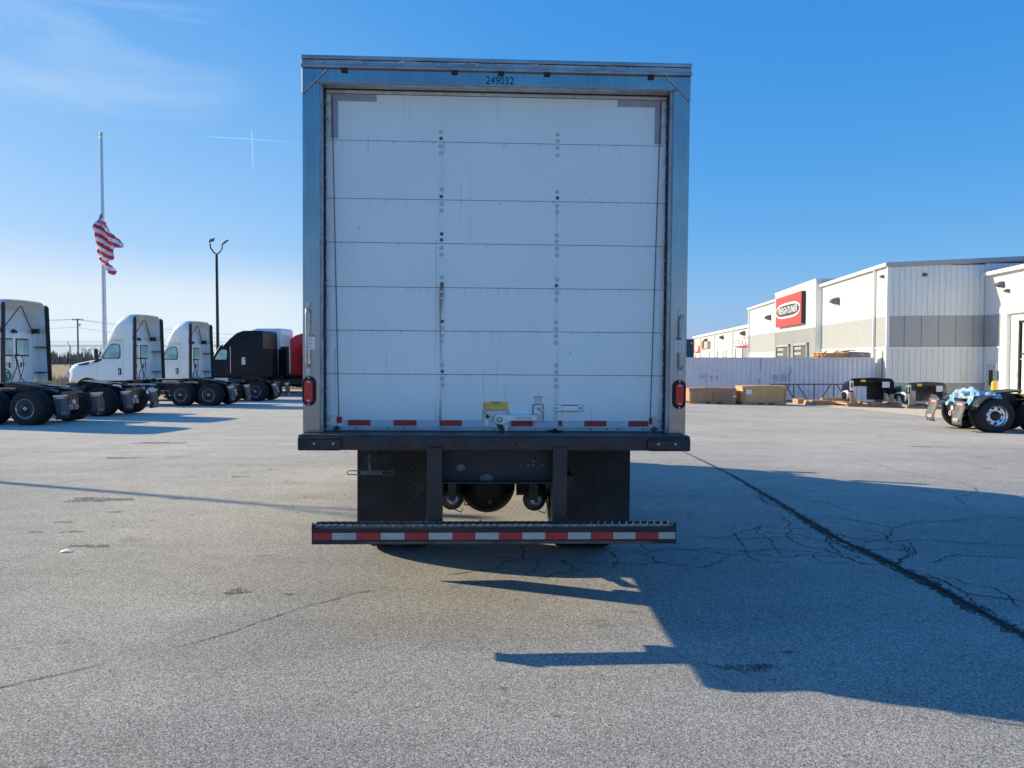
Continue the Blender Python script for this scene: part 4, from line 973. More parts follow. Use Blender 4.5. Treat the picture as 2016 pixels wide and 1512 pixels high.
# grimy cross plate between the uprights
cpz0 = ZG(958) ; xl, xr = XG(862) * .975, XG(1093) * .975
pl = MB().box(xl, xr, GY0 + .27, GY0 + .28, .868, 1.09).box(xl, xr, GY0 + .20, GY0 + .27, .868, .878)
po = pl.build('rear_cross_plate', M['darkgrime'], bt)
for cx, cz, rx_, rz_ in ((-.235, .965, .028, .022), (-.065, .895, .045, .026)):
    q = MB(); vs = [(cx, GY0 + .268, cz)] + [(cx + rx_ * (1 + .12 * math.sin(3 * i)) * math.cos(i * .4488), GY0 + .268, cz + rz_ * (1 + .1 * math.cos(2 * i)) * math.sin(i * .4488)) for i in range(14)]
    q.add(vs, [(0, 1 + (i + 1) % 14, 1 + i) for i in range(14)]); q.build('bare_patch', M['galvdull'], po)
for x, z in ((.215, .985), (.245, .985), (.31, .983), (.25, 1.01)): MB().cyl((x, GY0 + .27, z), (x, GY0 + .262, z), .009, n=8).build('bolt', M['inkgrey'], po)
# mud flaps with chevron ribs
FY = 1.12
for s_, (xa_, xb_) in ((-1, (-1.105, -.52)), (1, (.54, 1.135))):
    mf = MB().box(xa_, xb_, FY, FY + .012, .27, 1.10); mfo = mf.build('mud_flap', M['rubberflap'], bt)
    cv = MB(); xm = (xa_ + xb_) / 2; cv.box(xm - .008, xm + .008, FY - .004, FY, .28, 1.08)
    for i in range(17):
        z = .30 + i * .058
        for q in (-1, 1):
            x0_, x1_ = xm + q * .015, xm + q * .28; dz = -.22
            if z + dz < .28: x1_ = xm + q * (.015 + .265 * (z - .285) / .22); dz = .285 - z
            if z > 1.08 or abs(x1_ - x0_) < .03: continue
            cv.add([(x0_, FY, z), (x1_, FY, z + dz), (x1_, FY, z + dz - .018), (x0_, FY, z - .018), (x0_, FY - .0035, z - .004), (x1_, FY - .0035, z + dz - .004), (x1_, FY - .0035, z + dz - .014), (x0_, FY - .0035, z - .014)],
                   [(4,5,6,7) if q > 0 else (7,6,5,4), (0,1,5,4) if q > 0 else (4,5,1,0), (7,6,2,3) if q > 0 else (3,2,6,7)])
    fixn(cv.build('chevron_rib', M['rubberflap'], mfo))
# licence plate bracket (left)
lb_ = MB().box(X0(715), X0(741), -.02, .02, 1.02, 1.09).prism([(716, 897), (740, 897), (742, 918), (735, 910), (722, 910), (714, 916)], lambda x, y: (X0(x), -.03, (1201.2 - y) / S0), lambda x, y: (X0(x), -.02, (1201.2 - y) / S0))
lbo = fixn(lb_.build('plate_bracket', M['darkgrime'], bt))
z0, z1 = (1201.2 - 934.5) / S0, (1201.2 - 925) / S0
sl = MB(); xa_, xb_ = X0(684), X0(775)
def slot(a, b):
    pts = []
    for i in range(9): q = math.pi / 2 + math.pi * i / 8; pts.append((a + .012 + .012 * math.cos(q), -.03, (z0 + z1) / 2 + .0125 * math.sin(q)))
    for i in range(9): q = -math.pi / 2 + math.pi * i / 8; pts.append((b - .012 + .012 * math.cos(q), -.03, (z0 + z1) / 2 + .0125 * math.sin(q)))
    pts.append(pts[0]); return pts
sl.tube(slot(xa_, X0(712)), .0032, 6); sl.tube(slot(X0(750), xb_), .0032, 6); sl.box(X0(710), X0(752), -.034, -.028, z0 + .003, z1 - .002); sl.box(X0(724), X0(730), -.03, -.024, z1 - .01, 1.05)
sl.build('slotted_bar', M['galvdull'], lbo)
# axle, differential, brake chambers, springs, wheels
AX = 2.05
dm = MB().lathe([(.001, -.22), (.10, -.215), (.19, -.17), (.24, -.09), (.262, 0), (.24, .12), (.16, .22), (.09, .34), (.05, .5)], (-.035, AX, .50), 'y', 36); dm.build('differential', M['darkgrime'], bt)
for s_, e in ((-1, -.28), (1, .24)): MB().cyl((s_ * 1.0, AX, .51), (e, AX, .50), .065, .10, n=16).build('axle_tube', M['darkgrime'], bt)
MB().lathe([(.001, -.232), (.026, -.230), (.03, -.218)], (-.008, AX, .38), 'y', 6).build('filler_plug', M['greenplug'], bt)
for x, z in ((-.355, .435), (.385, .425)):
    bc = MB().lathe([(.001, -.17), (.045, -.17), (.075, -.155), (.092, -.12), (.097, -.07), (.103, -.065), (.103, -.045), (.095, -.04), (.09, .05), (.05, .09)], (x, AX - .28, z), 'y', 24).build('brake_chamber', M['brake'], bt)
    MB().lathe([(.02, -.178), (.045, -.174), (.05, -.168)], (x + .01, AX - .28, z + .01), 'y', 12).build('cap_ring', M['galv'], bc)
    MB().box(x - .03, x + .03, AX - .44, AX - .40, z + .08, z + .14).build('chamber_bracket', M['rust'], bc)
    MB().tube([(x + .03, AX - .45, z - .08), (x + .09, AX - .46, z - .10), (x + .10, AX - .47, z - .07)], .005, 5).build('brake_stub', M['ink'], bc)
    MB().tube([(x + .04, AX - .42, z + .12), (x + .09, AX - .4, z + .02), (x + .12, AX - .38, z - .05), (x + .2, AX - .36, z - .06)], .006, 6).build('air_line', M['hose'], bc)
for s_ in (-1, 1):
    fr = MB().box(s_ * .36, s_ * .44, .05, 9.3, .80, 1.02); fr.build('frame_rail', M['darkgrime'], bt)
    sp = MB()
    for i in range(5): sp.tube([(s_ * .52, AX + q * (.75 - i * .12), .60 - i * .014 + .10 * (q * (1 - i * .14)) ** 2) for q in (-1, -.6, -.2, .2, .6, 1)], .03, 4)
    sp.build('leaf_spring', M['rust'], bt)
    MB().cyl((s_ * .50, AX - .5, .55), (s_ * .45, AX - .2, .95), .03).build('shock_absorber', M['darkgrime'], bt)
    MB().box(s_ * .30, s_ * .36, 1.0, 1.1, .55, 1.0).build('hanger_bracket', M['darkgrime'], bt)
    wheel(bt, 0, s_ * .57, s_ * 1.135, .515, 'dark', 1, Matrix.Translation((0, AX, -.066)) @ Matrix.Rotation(R(90), 4, 'Z'))
    wheel(bt, 0, s_ * .90, s_ * 1.16, .53, 'dark', 1, Matrix.Translation((0, AX + 6.15, -.155)) @ Matrix.Rotation(R(90), 4, 'Z'))
for y in (1.1, 2.4, 3.6, 4.8, 6.0): MB().box(-.36, .36, y, y + .06, .84, 1.0).build('cross_member', M['darkgrime'], bt)
ft = MB().cyl((.82, 4.4, .72), (.82, 5.4, .72), .28, n=24); ft.build('fuel_tank', M['alu'], bt)
TC = Matrix.Translation((0, 7.05 - .0, 0)) @ Matrix.Rotation(R(90), 4, 'Z') @ Matrix.Translation((0, 0, -.18)) @ Matrix.Diagonal((.86, .98, .96, 1))
cab_body(bt, M['white'], TC, fairing=False, hood_len=1.15)
# more of the running gear seen through the gap
MB().cyl((0, AX - .1 + .35, .62), (0, AX + 2.2, .86), .045, n=12).build('drive_shaft', M['darkgrime'], bt)
for s_ in (-1, 1):
    for dy in (-.07, .07): MB().tube([(s_ * .47, AX + dy, .40), (s_ * .47, AX + dy, .70), (s_ * .57, AX + dy, .70), (s_ * .57, AX + dy, .40)], .010, 6).build('u_bolt', M['galvdull'], bt)
    MB().tube([(s_ * .33, AX - .45, .84), (s_ * .34, AX - .47, .74), (s_ * .36, AX - .46, .66), (s_ * .36, AX - .43, .58)], .009, 6).build('air_line', M['hose'], bt)
    MB().tube([(s_ * .30, AX - .45, .84), (s_ * .29, AX - .50, .76), (s_ * .33, AX - .50, .66), (s_ * .38, AX - .45, .57)], .007, 6).build('air_line', M['galvdull'], bt)
    MB().box(s_ * .40, s_ * .50, AX - .34, AX - .22, .42, .50).cyl((s_ * .38, AX - .26, .46), (s_ * .62, AX - .1, .42), .02).build('slack_adjuster', M['rust'], bt)
MB().tube([(-.12, AX - .3, .80), (-.08, AX - .35, .74), (.03, AX - .36, .72), (.15, AX - .33, .78)], .008, 6).build('wiring_loom', M['hose'], bt)
MB().box(.47, .53, .02, 1.0, .83, .90).build('bracket_bar', M['darkgrime'], bt)
# ================================================================ TRACTORS
def oval_logo(P, M_, w_, h_, ringm, facem, letter, size, sx, shear=.18, name='emblem', depth=.004):
    """rounded oval badge with slanted capitals"""
    def ov(a, b, n=40):
        return [(a * math.copysign(abs(math.cos(t)) ** .62, math.cos(t)), b * math.copysign(abs(math.sin(t)) ** .8, math.sin(t))) for t in [2 * math.pi * i / n for i in range(n)]]
    o = MB(M_); o.prism(ov(w_ / 2, h_ / 2), lambda x, y: (x, y, 0), lambda x, y: (x, y, depth)); oo = fixn(o.build(name, ringm, P))
    i_ = MB(M_); i_.prism(ov(w_ / 2 - h_ * .13, h_ / 2 - h_ * .13), lambda x, y: (x, y, depth), lambda x, y: (x, y, depth * 1.5)); fixn(i_.build('oval_face', facem, oo))
    text('FREIGHTLINER', size, M_ @ Matrix.Translation((0, 0, depth * 1.6)), letter, 'lettering', oo, ext=depth * .2, bold=0, shear=shear, sx=sx)
    return oo
def chassis(P, right=False):
    xf = 5.4
    for s_ in (-1, 1):
        MB().box(-.62, xf, s_ * .39, s_ * .44, .70, .98).build('frame_rail', M['chassis'], P)
        # mud flap with bracket, tape and badge
        mf = MB(); ys = [s_ * .56, s_ * 1.16] if s_ > 0 else [-1.16, -.56]
        rings = []
        for i in range(9):
            t = i / 8; x = -.86 - (.10 + .05 * (s_ > 0)) * math.sin(math.pi * t * .9) * t + (-.05 * t if right else -.02); z = .86 - .66 * t
            rings.append([(x, ys[0], z), (x, ys[1], z)])
        mf.loft(rings, 0, True, False); fo = mf.build('mud_flap', M['flapgrey'] if right else M['flapgloss'], P, solid=.012)
        tp = MB(); ya, yb = ys; w3 = (yb - ya)
        for a, b, mi in ((0, .22, 0), (.22, .78, 1), (.78, 1, 0)): tp.box(-.885, -.879, ya + w3 * a, ya + w3 * b, .79, .86, mi)
        tp.build('reflective_strip', [M['redtape'], M['whitetape']], fo)
        MB().box(-.90, -.84, ya, yb, .86, .91).build('flap_bracket', M['alu'] if right else M['galv'], fo, bevel=.008)
        MB().cyl((-.60, s_ * .42, .88), (-.86, s_ * .60, .89), .02).build('flap_hanger', M['chassis'], P)
        px = -.995 if right else -.985
        oval_logo(fo, Matrix.Translation((px, (ya + yb) / 2, .36)) @ Matrix(((0, 0, -1, 0), (-1, 0, 0, 0), (0, 1, 0, 0), (0, 0, 0, 1))) @ Matrix.Rotation(R(-4), 4, 'X'), .32, .085, M['signwhite'] if right else M['badgeblue'], M['flapgrey'] if right else M['ink'], M['signwhite'] if right else M['badgeblue'], .046, .82)
        # black quarter fender in front and behind
        q = MB(); pr = []
        for i in range(11):
            a = R(58 + 64 * i / 10); pr.append((.0 + .64 * math.cos(a) + .02, .50 + .60 * math.sin(a) - .02))
        if right:
            for cx_, a0, a1 in ((0, 95, 165), (1.32, 15, 85)):
                f1 = [(cx_ + .60 * math.cos(R(a0 + (a1 - a0) * i / 10)), .515 + .60 * math.sin(R(a0 + (a1 - a0) * i / 10))) for i in range(11)]
                MB().loft([[(x, s_ * .56, z) for x, z in f1], [(x, s_ * 1.22, z) for x, z in f1], [(x, s_ * 1.225, z - .03) for x, z in f1]], 0, True, False).build('quarter_fender', M['fender'], P, solid=.012)
        # frame-top ramp
        MB().prism([(-.66, .90), (-.30, 1.06), (.05, 1.08), (.05, .98), (-.66, .84)], lambda x, z: (x, s_ * .36, z), lambda x, z: (x, s_ * .47, z)).build('trailer_ramp', M['chassis'], P)
    r_ = MB().box(-.66, -.60, -.50, .50, .62, .98)
    ro = r_.build('rear_crossmember', M['chassis'], P, bevel=.01)
    for y in (-.17, 0, .17): MB().box(-.664, -.658, y - .055, y + .055, .82, .89).build('slot', M['ink'], ro, bevel=.002)
    lp = MB().box(-.70, -.66, -.24, .24, .40, .78).build('lamp_panel', M['trim'] if right else M['chassis'], P, bevel=.02)
    for y, z, mm in ((-.13, .50, 'lens'), (.13, .50, 'lens'), (0, .66, 'clear')):
        l = MB().lathe([(.072, -.700), (.075, -.712), (.060, -.714), (.058, -.706)], (0, y, z), 'x', 20).build('lamp_rim', M['signwhite'], lp)
        MB().lathe([(.001, -.716), (.045, -.714), (.058, -.706)], (0, y, z), 'x', 20).build('lamp_lens', M[mm], l)
    for x in (.0, 1.32):
        MB().cyl((x, -1.0, .51), (x, 1.0, .51), .07, n=12).lathe([(.02, -.2), (.2, -.12), (.23, 0), (.2, .12), (.03, .22)], (x, 0, .52), 'y', 20).build('axle', M['chassis'], P)
        for s_ in (-1, 1):
            wheel(P, x, s_ * .60, s_ * 1.20, .515, 'bright' if right else 'dark')
            if not right or True:
                MB().cyl((x + .25, s_ * .48, .62), (x + .25, s_ * .48, .88), .10, n=14).build('air_bag', M['rubber'], P)
    # fifth wheel
    fw = MB(); pl = []
    for i in range(25):
        a = R(200 + 0) + R(320) * i / 24; pl.append((.66 + .48 * math.cos(a + R(0)), .48 * math.sin(a)))
    T_ = Matrix.Translation((.66, 0, 1.16)) @ Matrix.Rotation(R(-7), 4, 'Y') @ Matrix.Translation((-.66, 0, 0))
    f = MB(T_); f.prism([(-.05, .30), (.05, .40), (.45, .47), (.95, .46), (1.12, .36), (1.15, 0), (1.12, -.36), (.95, -.46), (.45, -.47), (.05, -.40), (-.05, -.30), (.40, -.06), (.44, 0), (.40, .06)], lambda x, y: (x, y, 0), lambda x, y: (x, y, .05))
    fo = fixn(f.build('fifth_wheel', M['fwsteel'] if right else M['chassis'], P, bevel=.006))
    MB().box(.45, .90, -.40, -.30, .98, 1.15).box(.45, .90, .30, .40, .98, 1.15).build('mounting_bracket', M['chassis'], fo)
    MB().box(1.5, 3.2, -.38, .38, .985, .992).build('deck_plate', M['trim'], P)
    for x in (1.9, 2.6): MB().cyl((x, -.36, .85), (x + .5, -.36, .85), .13, n=14).cyl((x, .36, .85), (x + .5, .36, .85), .10, n=14).build('air_tank', M['trim'], P)
M['badgeblue'] = mat('pale_blue_badge', (.16, .24, .32), .4)
M['fender'] = mat('scuffed_black_fender', (.03, .03, .032), .3, var=.3, dirt=.4, dirtcol=(.12, .12, .12))
M['flapgloss'] = mat('glossy_black_flap', (.02, .022, .026), .38, .0, var=.3, scale=2)
M['flapgrey'] = mat('dusty_grey_flap', (.10, .105, .11), .6, var=.2, scale=6, dirt=.35, dirtcol=(.2, .2, .2))
M['fwsteel'] = mat('greasy_fifth_wheel', (.06, .05, .045), .4, .5, var=.5, scale=12)
def tractor(label, P0, heading, paint='white', sleeper=0, near=+1, right=False, group=None, name='semi_tractor', cat='truck', zlift=0):
    """P0: ground point under the near rear tyre"""
    c, s_ = math.cos(R(heading)), math.sin(R(heading))
    off = near * 1.15; ox, oy = P0[0] + s_ * off, P0[1] - c * off
    t = thing(name, label, cat, (ox, oy, G(ox, oy) - .004 + zlift), R(heading), group)
    g = (G(ox + c * 4, oy + s_ * 4) - G(ox, oy)) / 4; t.rotation_euler = (0, -math.atan(g), R(heading))
    chassis(t, right)
    seam = 3.95 + (sleeper + .40 if sleeper else 0)
    T_ = Matrix.Translation((seam, 0, 0))
    cab_body(t, M[paint], T_, fairing=not sleeper, sleeper=sleeper, hood_len=1.65)
    xf = seam + 1.85
    if sleeper: MB().box(5.3, xf, -.44, -.39, .70, .98).box(5.3, xf, .39, .44, .70, .98).build('frame_rail', M['chassis'], t)
    for q in (-1, 1):
        wheel(t, xf, q * .84, q * 1.14, .515, 'bright' if right else 'dark')
        MB().cyl((seam - 1.35, q * .86, .66), (seam - .1, q * .86, .66), .30, n=28).build('fuel_tank', M['alu'], t)
        MB().box(seam - 1.0, seam - .94, q * .55, q * 1.17, .34, .98).box(seam - .5, seam - .44, q * .55, q * 1.17, .34, .98).build('tank_strap', M['ink'], t)
        MB().box(seam - 1.35, seam - .1, q * .9, q * 1.15, .98, 1.02).build('tank_step', M['galv'], t)
    if not sleeper:
        def hose(pts, r_, m_):
            P_ = [Vector(p) for p in pts]; out = []
            for i in range(len(P_) - 1):
                p0, p1, p2, p3 = P_[max(i-1,0)], P_[i], P_[i+1], P_[min(i+2, len(P_)-1)]
                for j in range(5):
                    u = j / 5; out.append(.5 * ((2*p1) + (p2-p0)*u + (2*p0-5*p1+4*p2-p3)*u*u + (3*p1-p0-3*p2+p3)*u**3))
            out.append(P_[-1]); MB(T_).tube(out, r_, 6).build('air_hose', M[m_], t)
        hose([(-.04, .02, 2.2), (-.14, .06, 1.8), (-.18, .30, 1.4), (-.25, .45, 1.15), (-.6, .2, 1.05)], .016, 'hose')
        hose([(-.04, -.02, 2.2), (-.16, -.02, 1.7), (-.20, -.10, 1.3), (-.5, -.2, 1.05)], .016, 'hose')
        hose([(-.04, 0, 2.2), (-.2, -.10, 2.15), (-.22, -.18, 1.8), (-.2, -.05, 1.35), (-.3, .35, 1.12), (-.15, .62, 1.25), (-.06, .68, 1.55), (-.08, .45, 1.65), (-.1, .3, 1.4)], .014, 'hosegreen')
        hose([(-.06, .5, 1.7), (-.16, .75, 1.5), (-.16, .7, 1.2), (-.2, .4, 1.1)], .013, 'hose')
    return t
def near_pt(px, Y): u = (px - 1008) / FPX; return (u * Y * 1.0006, Y)
GR = 'white day cab tractors parked in a row'
t0 = tractor('nearest white day cab tractor, only its black rear end in view at left edge', near_pt(50, 22.6), 175, group=GR)
t1 = copy_tree(t0); c_ = near_pt(191, 26.9)
def place(t, P0, heading, near=1):
    c, s_ = math.cos(R(heading)), math.sin(R(heading)); off = near * 1.15; ox, oy = P0[0] + s_ * off, P0[1] - c * off
    t.location = (ox, oy, G(ox, oy) - .004); g = (G(ox + c * 4, oy + s_ * 4) - G(ox, oy)) / 4; t.rotation_euler = (0, -math.atan(g), R(heading))
place(t1, c_, 175); t1['label'] = 'white day cab tractor with green V decal on its back wall, hood out of frame'
t2 = copy_tree(t0); place(t2, near_pt(411, 34.6), 175); t2['label'] = 'white day cab tractor with hood and side door in full view by the flagpole foot'
t3 = copy_tree(t0); place(t3, near_pt(503, 39.6), 175); t3['label'] = 'farthest white day cab tractor, parked in front of the black sleeper truck'
# decal on the second tractor
seam = 3.95
dc = MB(Matrix.Translation((seam, 0, 0))); n = 24
dc.add([(-.036, .38, 1.42)] + [(-.036, .38 + .17 * math.cos(i * math.pi / 12), 1.42 + .17 * math.sin(i * math.pi / 12)) for i in range(n)], [(0, 1 + i, 1 + (i + 1) % n) for i in range(n)])
dco = dc.build('round_decal', M['green'], t1)
text('V', .26, face_mat((seam - .038, .38, 1.42), (0, -1, 0), (0, 0, 1)), M['signwhite'], 'lettering', dco, ext=.001, bold=.012)
tb = tractor('glossy black sleeper tractor with raised roof behind the white day cabs', near_pt(655, 46.0), 174, 'navy', 2.0)
tw = tractor('white sleeper tractor mostly hidden behind the black sleeper tractor', near_pt(684, 49.5), 176, 'white', 2.4)
trd = tractor('bright red sleeper tractor half hidden by the left edge of the box truck', near_pt(762, 51.0), 176, 'red', 2.2)
tw.scale = (1, 1, 1.07)
# right-hand chassis
tr = tractor('tractor chassis with bright wheels, grey mud flaps and blue plastic over its frame', near_pt(1962, 22.3), -5.5, 'white', 0, near=-1, right=True)

# blue plastic sheeting thrown over the frame
def tarp():
    import mathutils
    nz = mathutils.noise
    mb = MB(); nx, ny = 90, 60; vs = []
    for j in range(ny + 1):
        for i in range(nx + 1):
            u, v = i / nx, j / ny
            x = -.64 + 1.02 * u + .12 * math.sin(6 * v); y = -.85 + 1.35 * v + .1 * math.sin(7 * u)
            base = .95 + .30 * math.exp(-((u - .55) / .34) ** 2 - ((v - .5) / .45) ** 2) + .06 * math.exp(-((u - .33) / .12) ** 2) - .12 * max(0, .2 - u) * 5
            e = min(v, 1 - v, u * 1.4, (1 - u) * 1.4); base -= (.10 + .28 * (v < .5) * (u > .35)) * max(0, (.17 - e) / .17) ** 1.3
            p = Vector((x * 2.2, y * 2.2, .3)); f = nz.fractal(p, 1.0, 2.0, 4) * .14 + abs(nz.noise(p * 2.3)) * .10 + abs(nz.noise(p * 5)) * .06
            vs.append((x + .06 * nz.noise(p * 1.7 + Vector((5, 0, 0))), y + .06 * nz.noise(p * 1.9 + Vector((0, 7, 0))), base + f))
    fs = [(j*(nx+1)+i, j*(nx+1)+i+1, (j+1)*(nx+1)+i+1, (j+1)*(nx+1)+i) for j in range(ny) for i in range(nx)]
    mb.add(vs, fs, 0, True); o = mb.build('plastic_sheet', M['tarp']); return o
tpo = tarp(); tpo.location = tr.location; tpo.rotation_euler = tr.rotation_euler
tag(tpo, 'crumpled light blue plastic sheeting piled over the rear frame of the right-hand chassis', 'tarp')
bx = MB(Matrix.Rotation(R(12), 4, 'Z')).box(-.66, -.36, -.16, .06, 1.13, 1.19).build('paper_carton', M['whitelabel'], bevel=.006); bx.location = tr.location; bx.rotation_euler = tr.rotation_euler
tag(bx, 'small white and orange carton lying at the edge of the blue plastic', 'box')
MB(Matrix.Rotation(R(12), 4, 'Z')).box(-.666, -.661, -.1, .02, 1.14, 1.18).build('printed_patch', M['signred'], bx)

# forklift standing behind the chassis at the right edge
def forklift():
    p = at(2016, 790, 31.0); t = thing('forklift', 'yellow forklift with a black mast cut off by the right edge', 'forklift', (p.x + .05, 31.0, G(p.x, 31.0)), R(0))
    ms = MB().box(-.06, .04, -.42, -.32, .1, 3.95).box(-.06, .04, .32, .42, .1, 3.95).box(-.06, .04, -.42, .42, 3.85, 3.95).box(-.05, .03, -.42, .42, 2.55, 2.62)
    ms.build('mast', M['ink'], t)
    MB().box(-.03, .0, -.45, .45, 2.36, 2.39).build('mast_cable', M['signwhite'], t)
    MB().box(-1.1, -.08, -.34, -.24, .08, .12).box(-1.1, -.08, .24, .34, .08, .12).build('fork', M['ink'], t)
    bd = MB(); bd.prism([(.1, .35), (.1, .95), (.9, 1.0), (1.2, 1.25), (2.1, 1.3), (2.25, .9), (2.25, .35)], lambda x, z: (x, -.55, z), lambda x, z: (x, .55, z)); bo = fixn(bd.build('body', M['yellow'], t, bevel=.05))
    MB().box(-.22, .06, -.40, -.30, .62, .98).box(-.22, .06, .30, .40, .62, .98).box(-.24, -.16, -.40, .40, .62, .72).build('carriage', M['yellow'], t, bevel=.02)
    for s_ in (-1, 1):
        for x in (.45, 1.85): MB().lathe([(.1, s_ * .5), (.3, s_ * .5), (.34, s_ * .53), (.34, s_ * .66), (.3, s_ * .68), (.1, s_ * .66), (.001, s_ * .65)], (x, 0, .34), 'y', 24).build('wheel', M['rubber'], t)
        MB().cyl((.3, s_ * .48, .95), (.75, s_ * .45, 2.15), .035).cyl((2.0, s_ * .48, 1.25), (1.8, s_ * .45, 2.15), .035).build('cage_post', M['ink'], t)
    MB().box(.7, 1.9, -.5, .5, 2.12, 2.18).build('overhead_guard', M['ink'], t)
    MB().box(1.1, 1.6, -.25, .25, 1.28, 1.42).box(1.55, 1.65, -.25, .25, 1.4, 1.8).build('seat', M['trim'], t, bevel=.04)
forklift()

# ================================================================ POLES, FLAG, WIRES, FENCE, TREES
fp = at(207, 700, 45.0); fx, fy = fp.x, 45.0
fpole = thing('flagpole', 'tall tapering metal flagpole with a gold ball, standing behind the white tractors', 'flagpole', (fx, fy, G(fx, fy)))
ztop = at(201, 269, 45).z - G(fx, fy)
MB().cyl((0, 0, 0), (0, 0, ztop), .125, .075, n=20).build('pole', M['alusatin'], fpole)
MB().lathe([(.001, -.11), (.08, -.08), (.11, 0), (.08, .08), (.001, .11)], (0, 0, ztop + .14), 'z', 16).cyl((0, 0, ztop - .02), (0, 0, ztop + .05), .05, n=10).build('ball', M['gold'], fpole)
MB().tube([(-.11, -.05, 1.2), (-.10, -.06, ztop * .5), (-.08, -.05, ztop - .1)], .008, 5).build('halyard', M['signwhite'], fpole)
# flag: grid draped from the pole at half mast
rows = [(215, 195, 238), (240, 192, 243), (300, 142, 265), (360, 122, 318), (400, 114, 345), (460, 106, 362), (500, 101, 380), (545, 99, 402), (600, 99, 447), (640, 100, 480), (720, 103, 572), (770, 108, 610), (800, 109, 632), (815, 110, 598), (832, 110, 548), (850, 112, 505), (875, 116, 500), (950, 131, 470), (1000, 150, 452), (1060, 172, 412), (1100, 195, 372), (1150, 222, 385), (1200, 262, 440), (1260, 330, 474), (1310, 385, 476), (1350, 438, 474)]
def flag():
    mb = MB(); nu, nv = 34, 96; vs = []; fs = []; mis = []
    def row(y):
        for (ya, la, ra), (yb, lb, rb) in zip(rows, rows[1:]):
            if ya <= y <= yb: f = (y - ya) / (yb - ya); return la + (lb - la) * f, ra + (rb - ra) * f
        return rows[-1][1:]
    for j in range(nv + 1):
        y = 215 + (1350 - 215) * j / nv; l, r_ = row(y)
        for i in range(nu + 1):
            u = i / nu; zx = l + (r_ - l) * u
            p = at(180 + zx / 9.44, 400 + y / 9.44, 44.8)
            d = .20 * math.sin((zx - .35 * y) / 38.0) + .07 * math.sin((zx + .5 * y) / 19.0)
            vs.append((p.x - fx, d * min(1, (y - 200) / 150) - .42, p.z - G(fx, fy)))
    for j in range(nv):
        for i in range(nu):
            y = 215 + (1350 - 215) * (j + .5) / nv; l, r_ = row(y); zx = l + (r_ - l) * (i + .5) / nu
            k_ = y - .62 * (zx - 100) * (1 - .35 * max(0, (y - 700) / 650)) - 12 * math.sin(zx / 45)
            band = int(math.floor((k_ - 385) / 74.0))
            mi = 0 if band % 2 == 0 else 1
            if k_ < 345 and zx < 260: mi = 2 if (int(zx / 12) + int(y / 14)) % 3 or y < 300 else 1
            a = j * (nu + 1) + i; fs.append((a, a + 1, a + nu + 2, a + nu + 1)); mis.append(mi)
    mb.add(vs, fs, 0, True); mb.mi = mis
    o = mb.build('flag', [M['flagred'], M['flagwhite'], M['flagblue']], solid=.01); o.location = (fx, fy, G(fx, fy))
    tag(o, 'drooping red and white striped flag with blue corner, hanging at half mast', 'flag')
flag()

def light_pole(x, y, h, label):
    t = thing('light_pole', label, 'lamp post', (x, y, G(x, y)), 0, 'yard light poles')
    MB().prism([(.085, .085), (-.085, .085), (-.085, -.085), (.085, -.085)], lambda a, b: (a, b, 0), lambda a, b: (a * .72, b * .72, h)).build('pole', M['pole'], t)
    MB().cyl((0, 0, 0), (0, 0, .5), .26, n=20).build('footing', M['concrete'], t)
    y0 = h
    MB().tube([(0, 0, y0 - .05), (0, 0, y0 + .05), (-.16, 0, y0 + .14), (-.38, 0, y0 + .45), (-.42, 0, y0 + .75)], .045, 8).tube([(0, 0, y0 + .04), (.16, 0, y0 + .14), (.34, 0, y0 + .38), (.38, 0, y0 + .70)], .045, 8).build('bracket_arm', M['pole'], t)
    a = MB(Matrix.Translation((-.32, 0, y0 + .95)) @ Matrix.Rotation(R(-18), 4, 'Y') @ Matrix.Rotation(R(35), 4, 'X')).box(-.16, .18, -.18, .18, -.04, .04); ao = a.build('lamp_head', M['pole'], t, bevel=.02)
    MB(Matrix.Translation((-.32, 0, y0 + .95)) @ Matrix.Rotation(R(-18), 4, 'Y') @ Matrix.Rotation(R(35), 4, 'X')).box(-.13, .15, -.15, .15, -.050, -.04).build('lamp_glass', M['orange'], ao)
    b_ = MB(Matrix.Translation((.56, 0, y0 + .82)) @ Matrix.Rotation(R(-38), 4, 'Y')).box(-.20, .24, -.12, .12, -.022, .022); b_.build('lamp_head', M['pole'], t, bevel=.02)
    return t
lp = at(429, 690, 50.0)
light_pole(lp.x, 50.0, at(428, 502, 50).z - G(lp.x, 50), 'dark yard light pole with two lamp heads rising behind the tractors')
light_pole(-20.95, 16.75, 8.6, 'dark yard light pole beyond the left edge whose thin shadow crosses the lot')

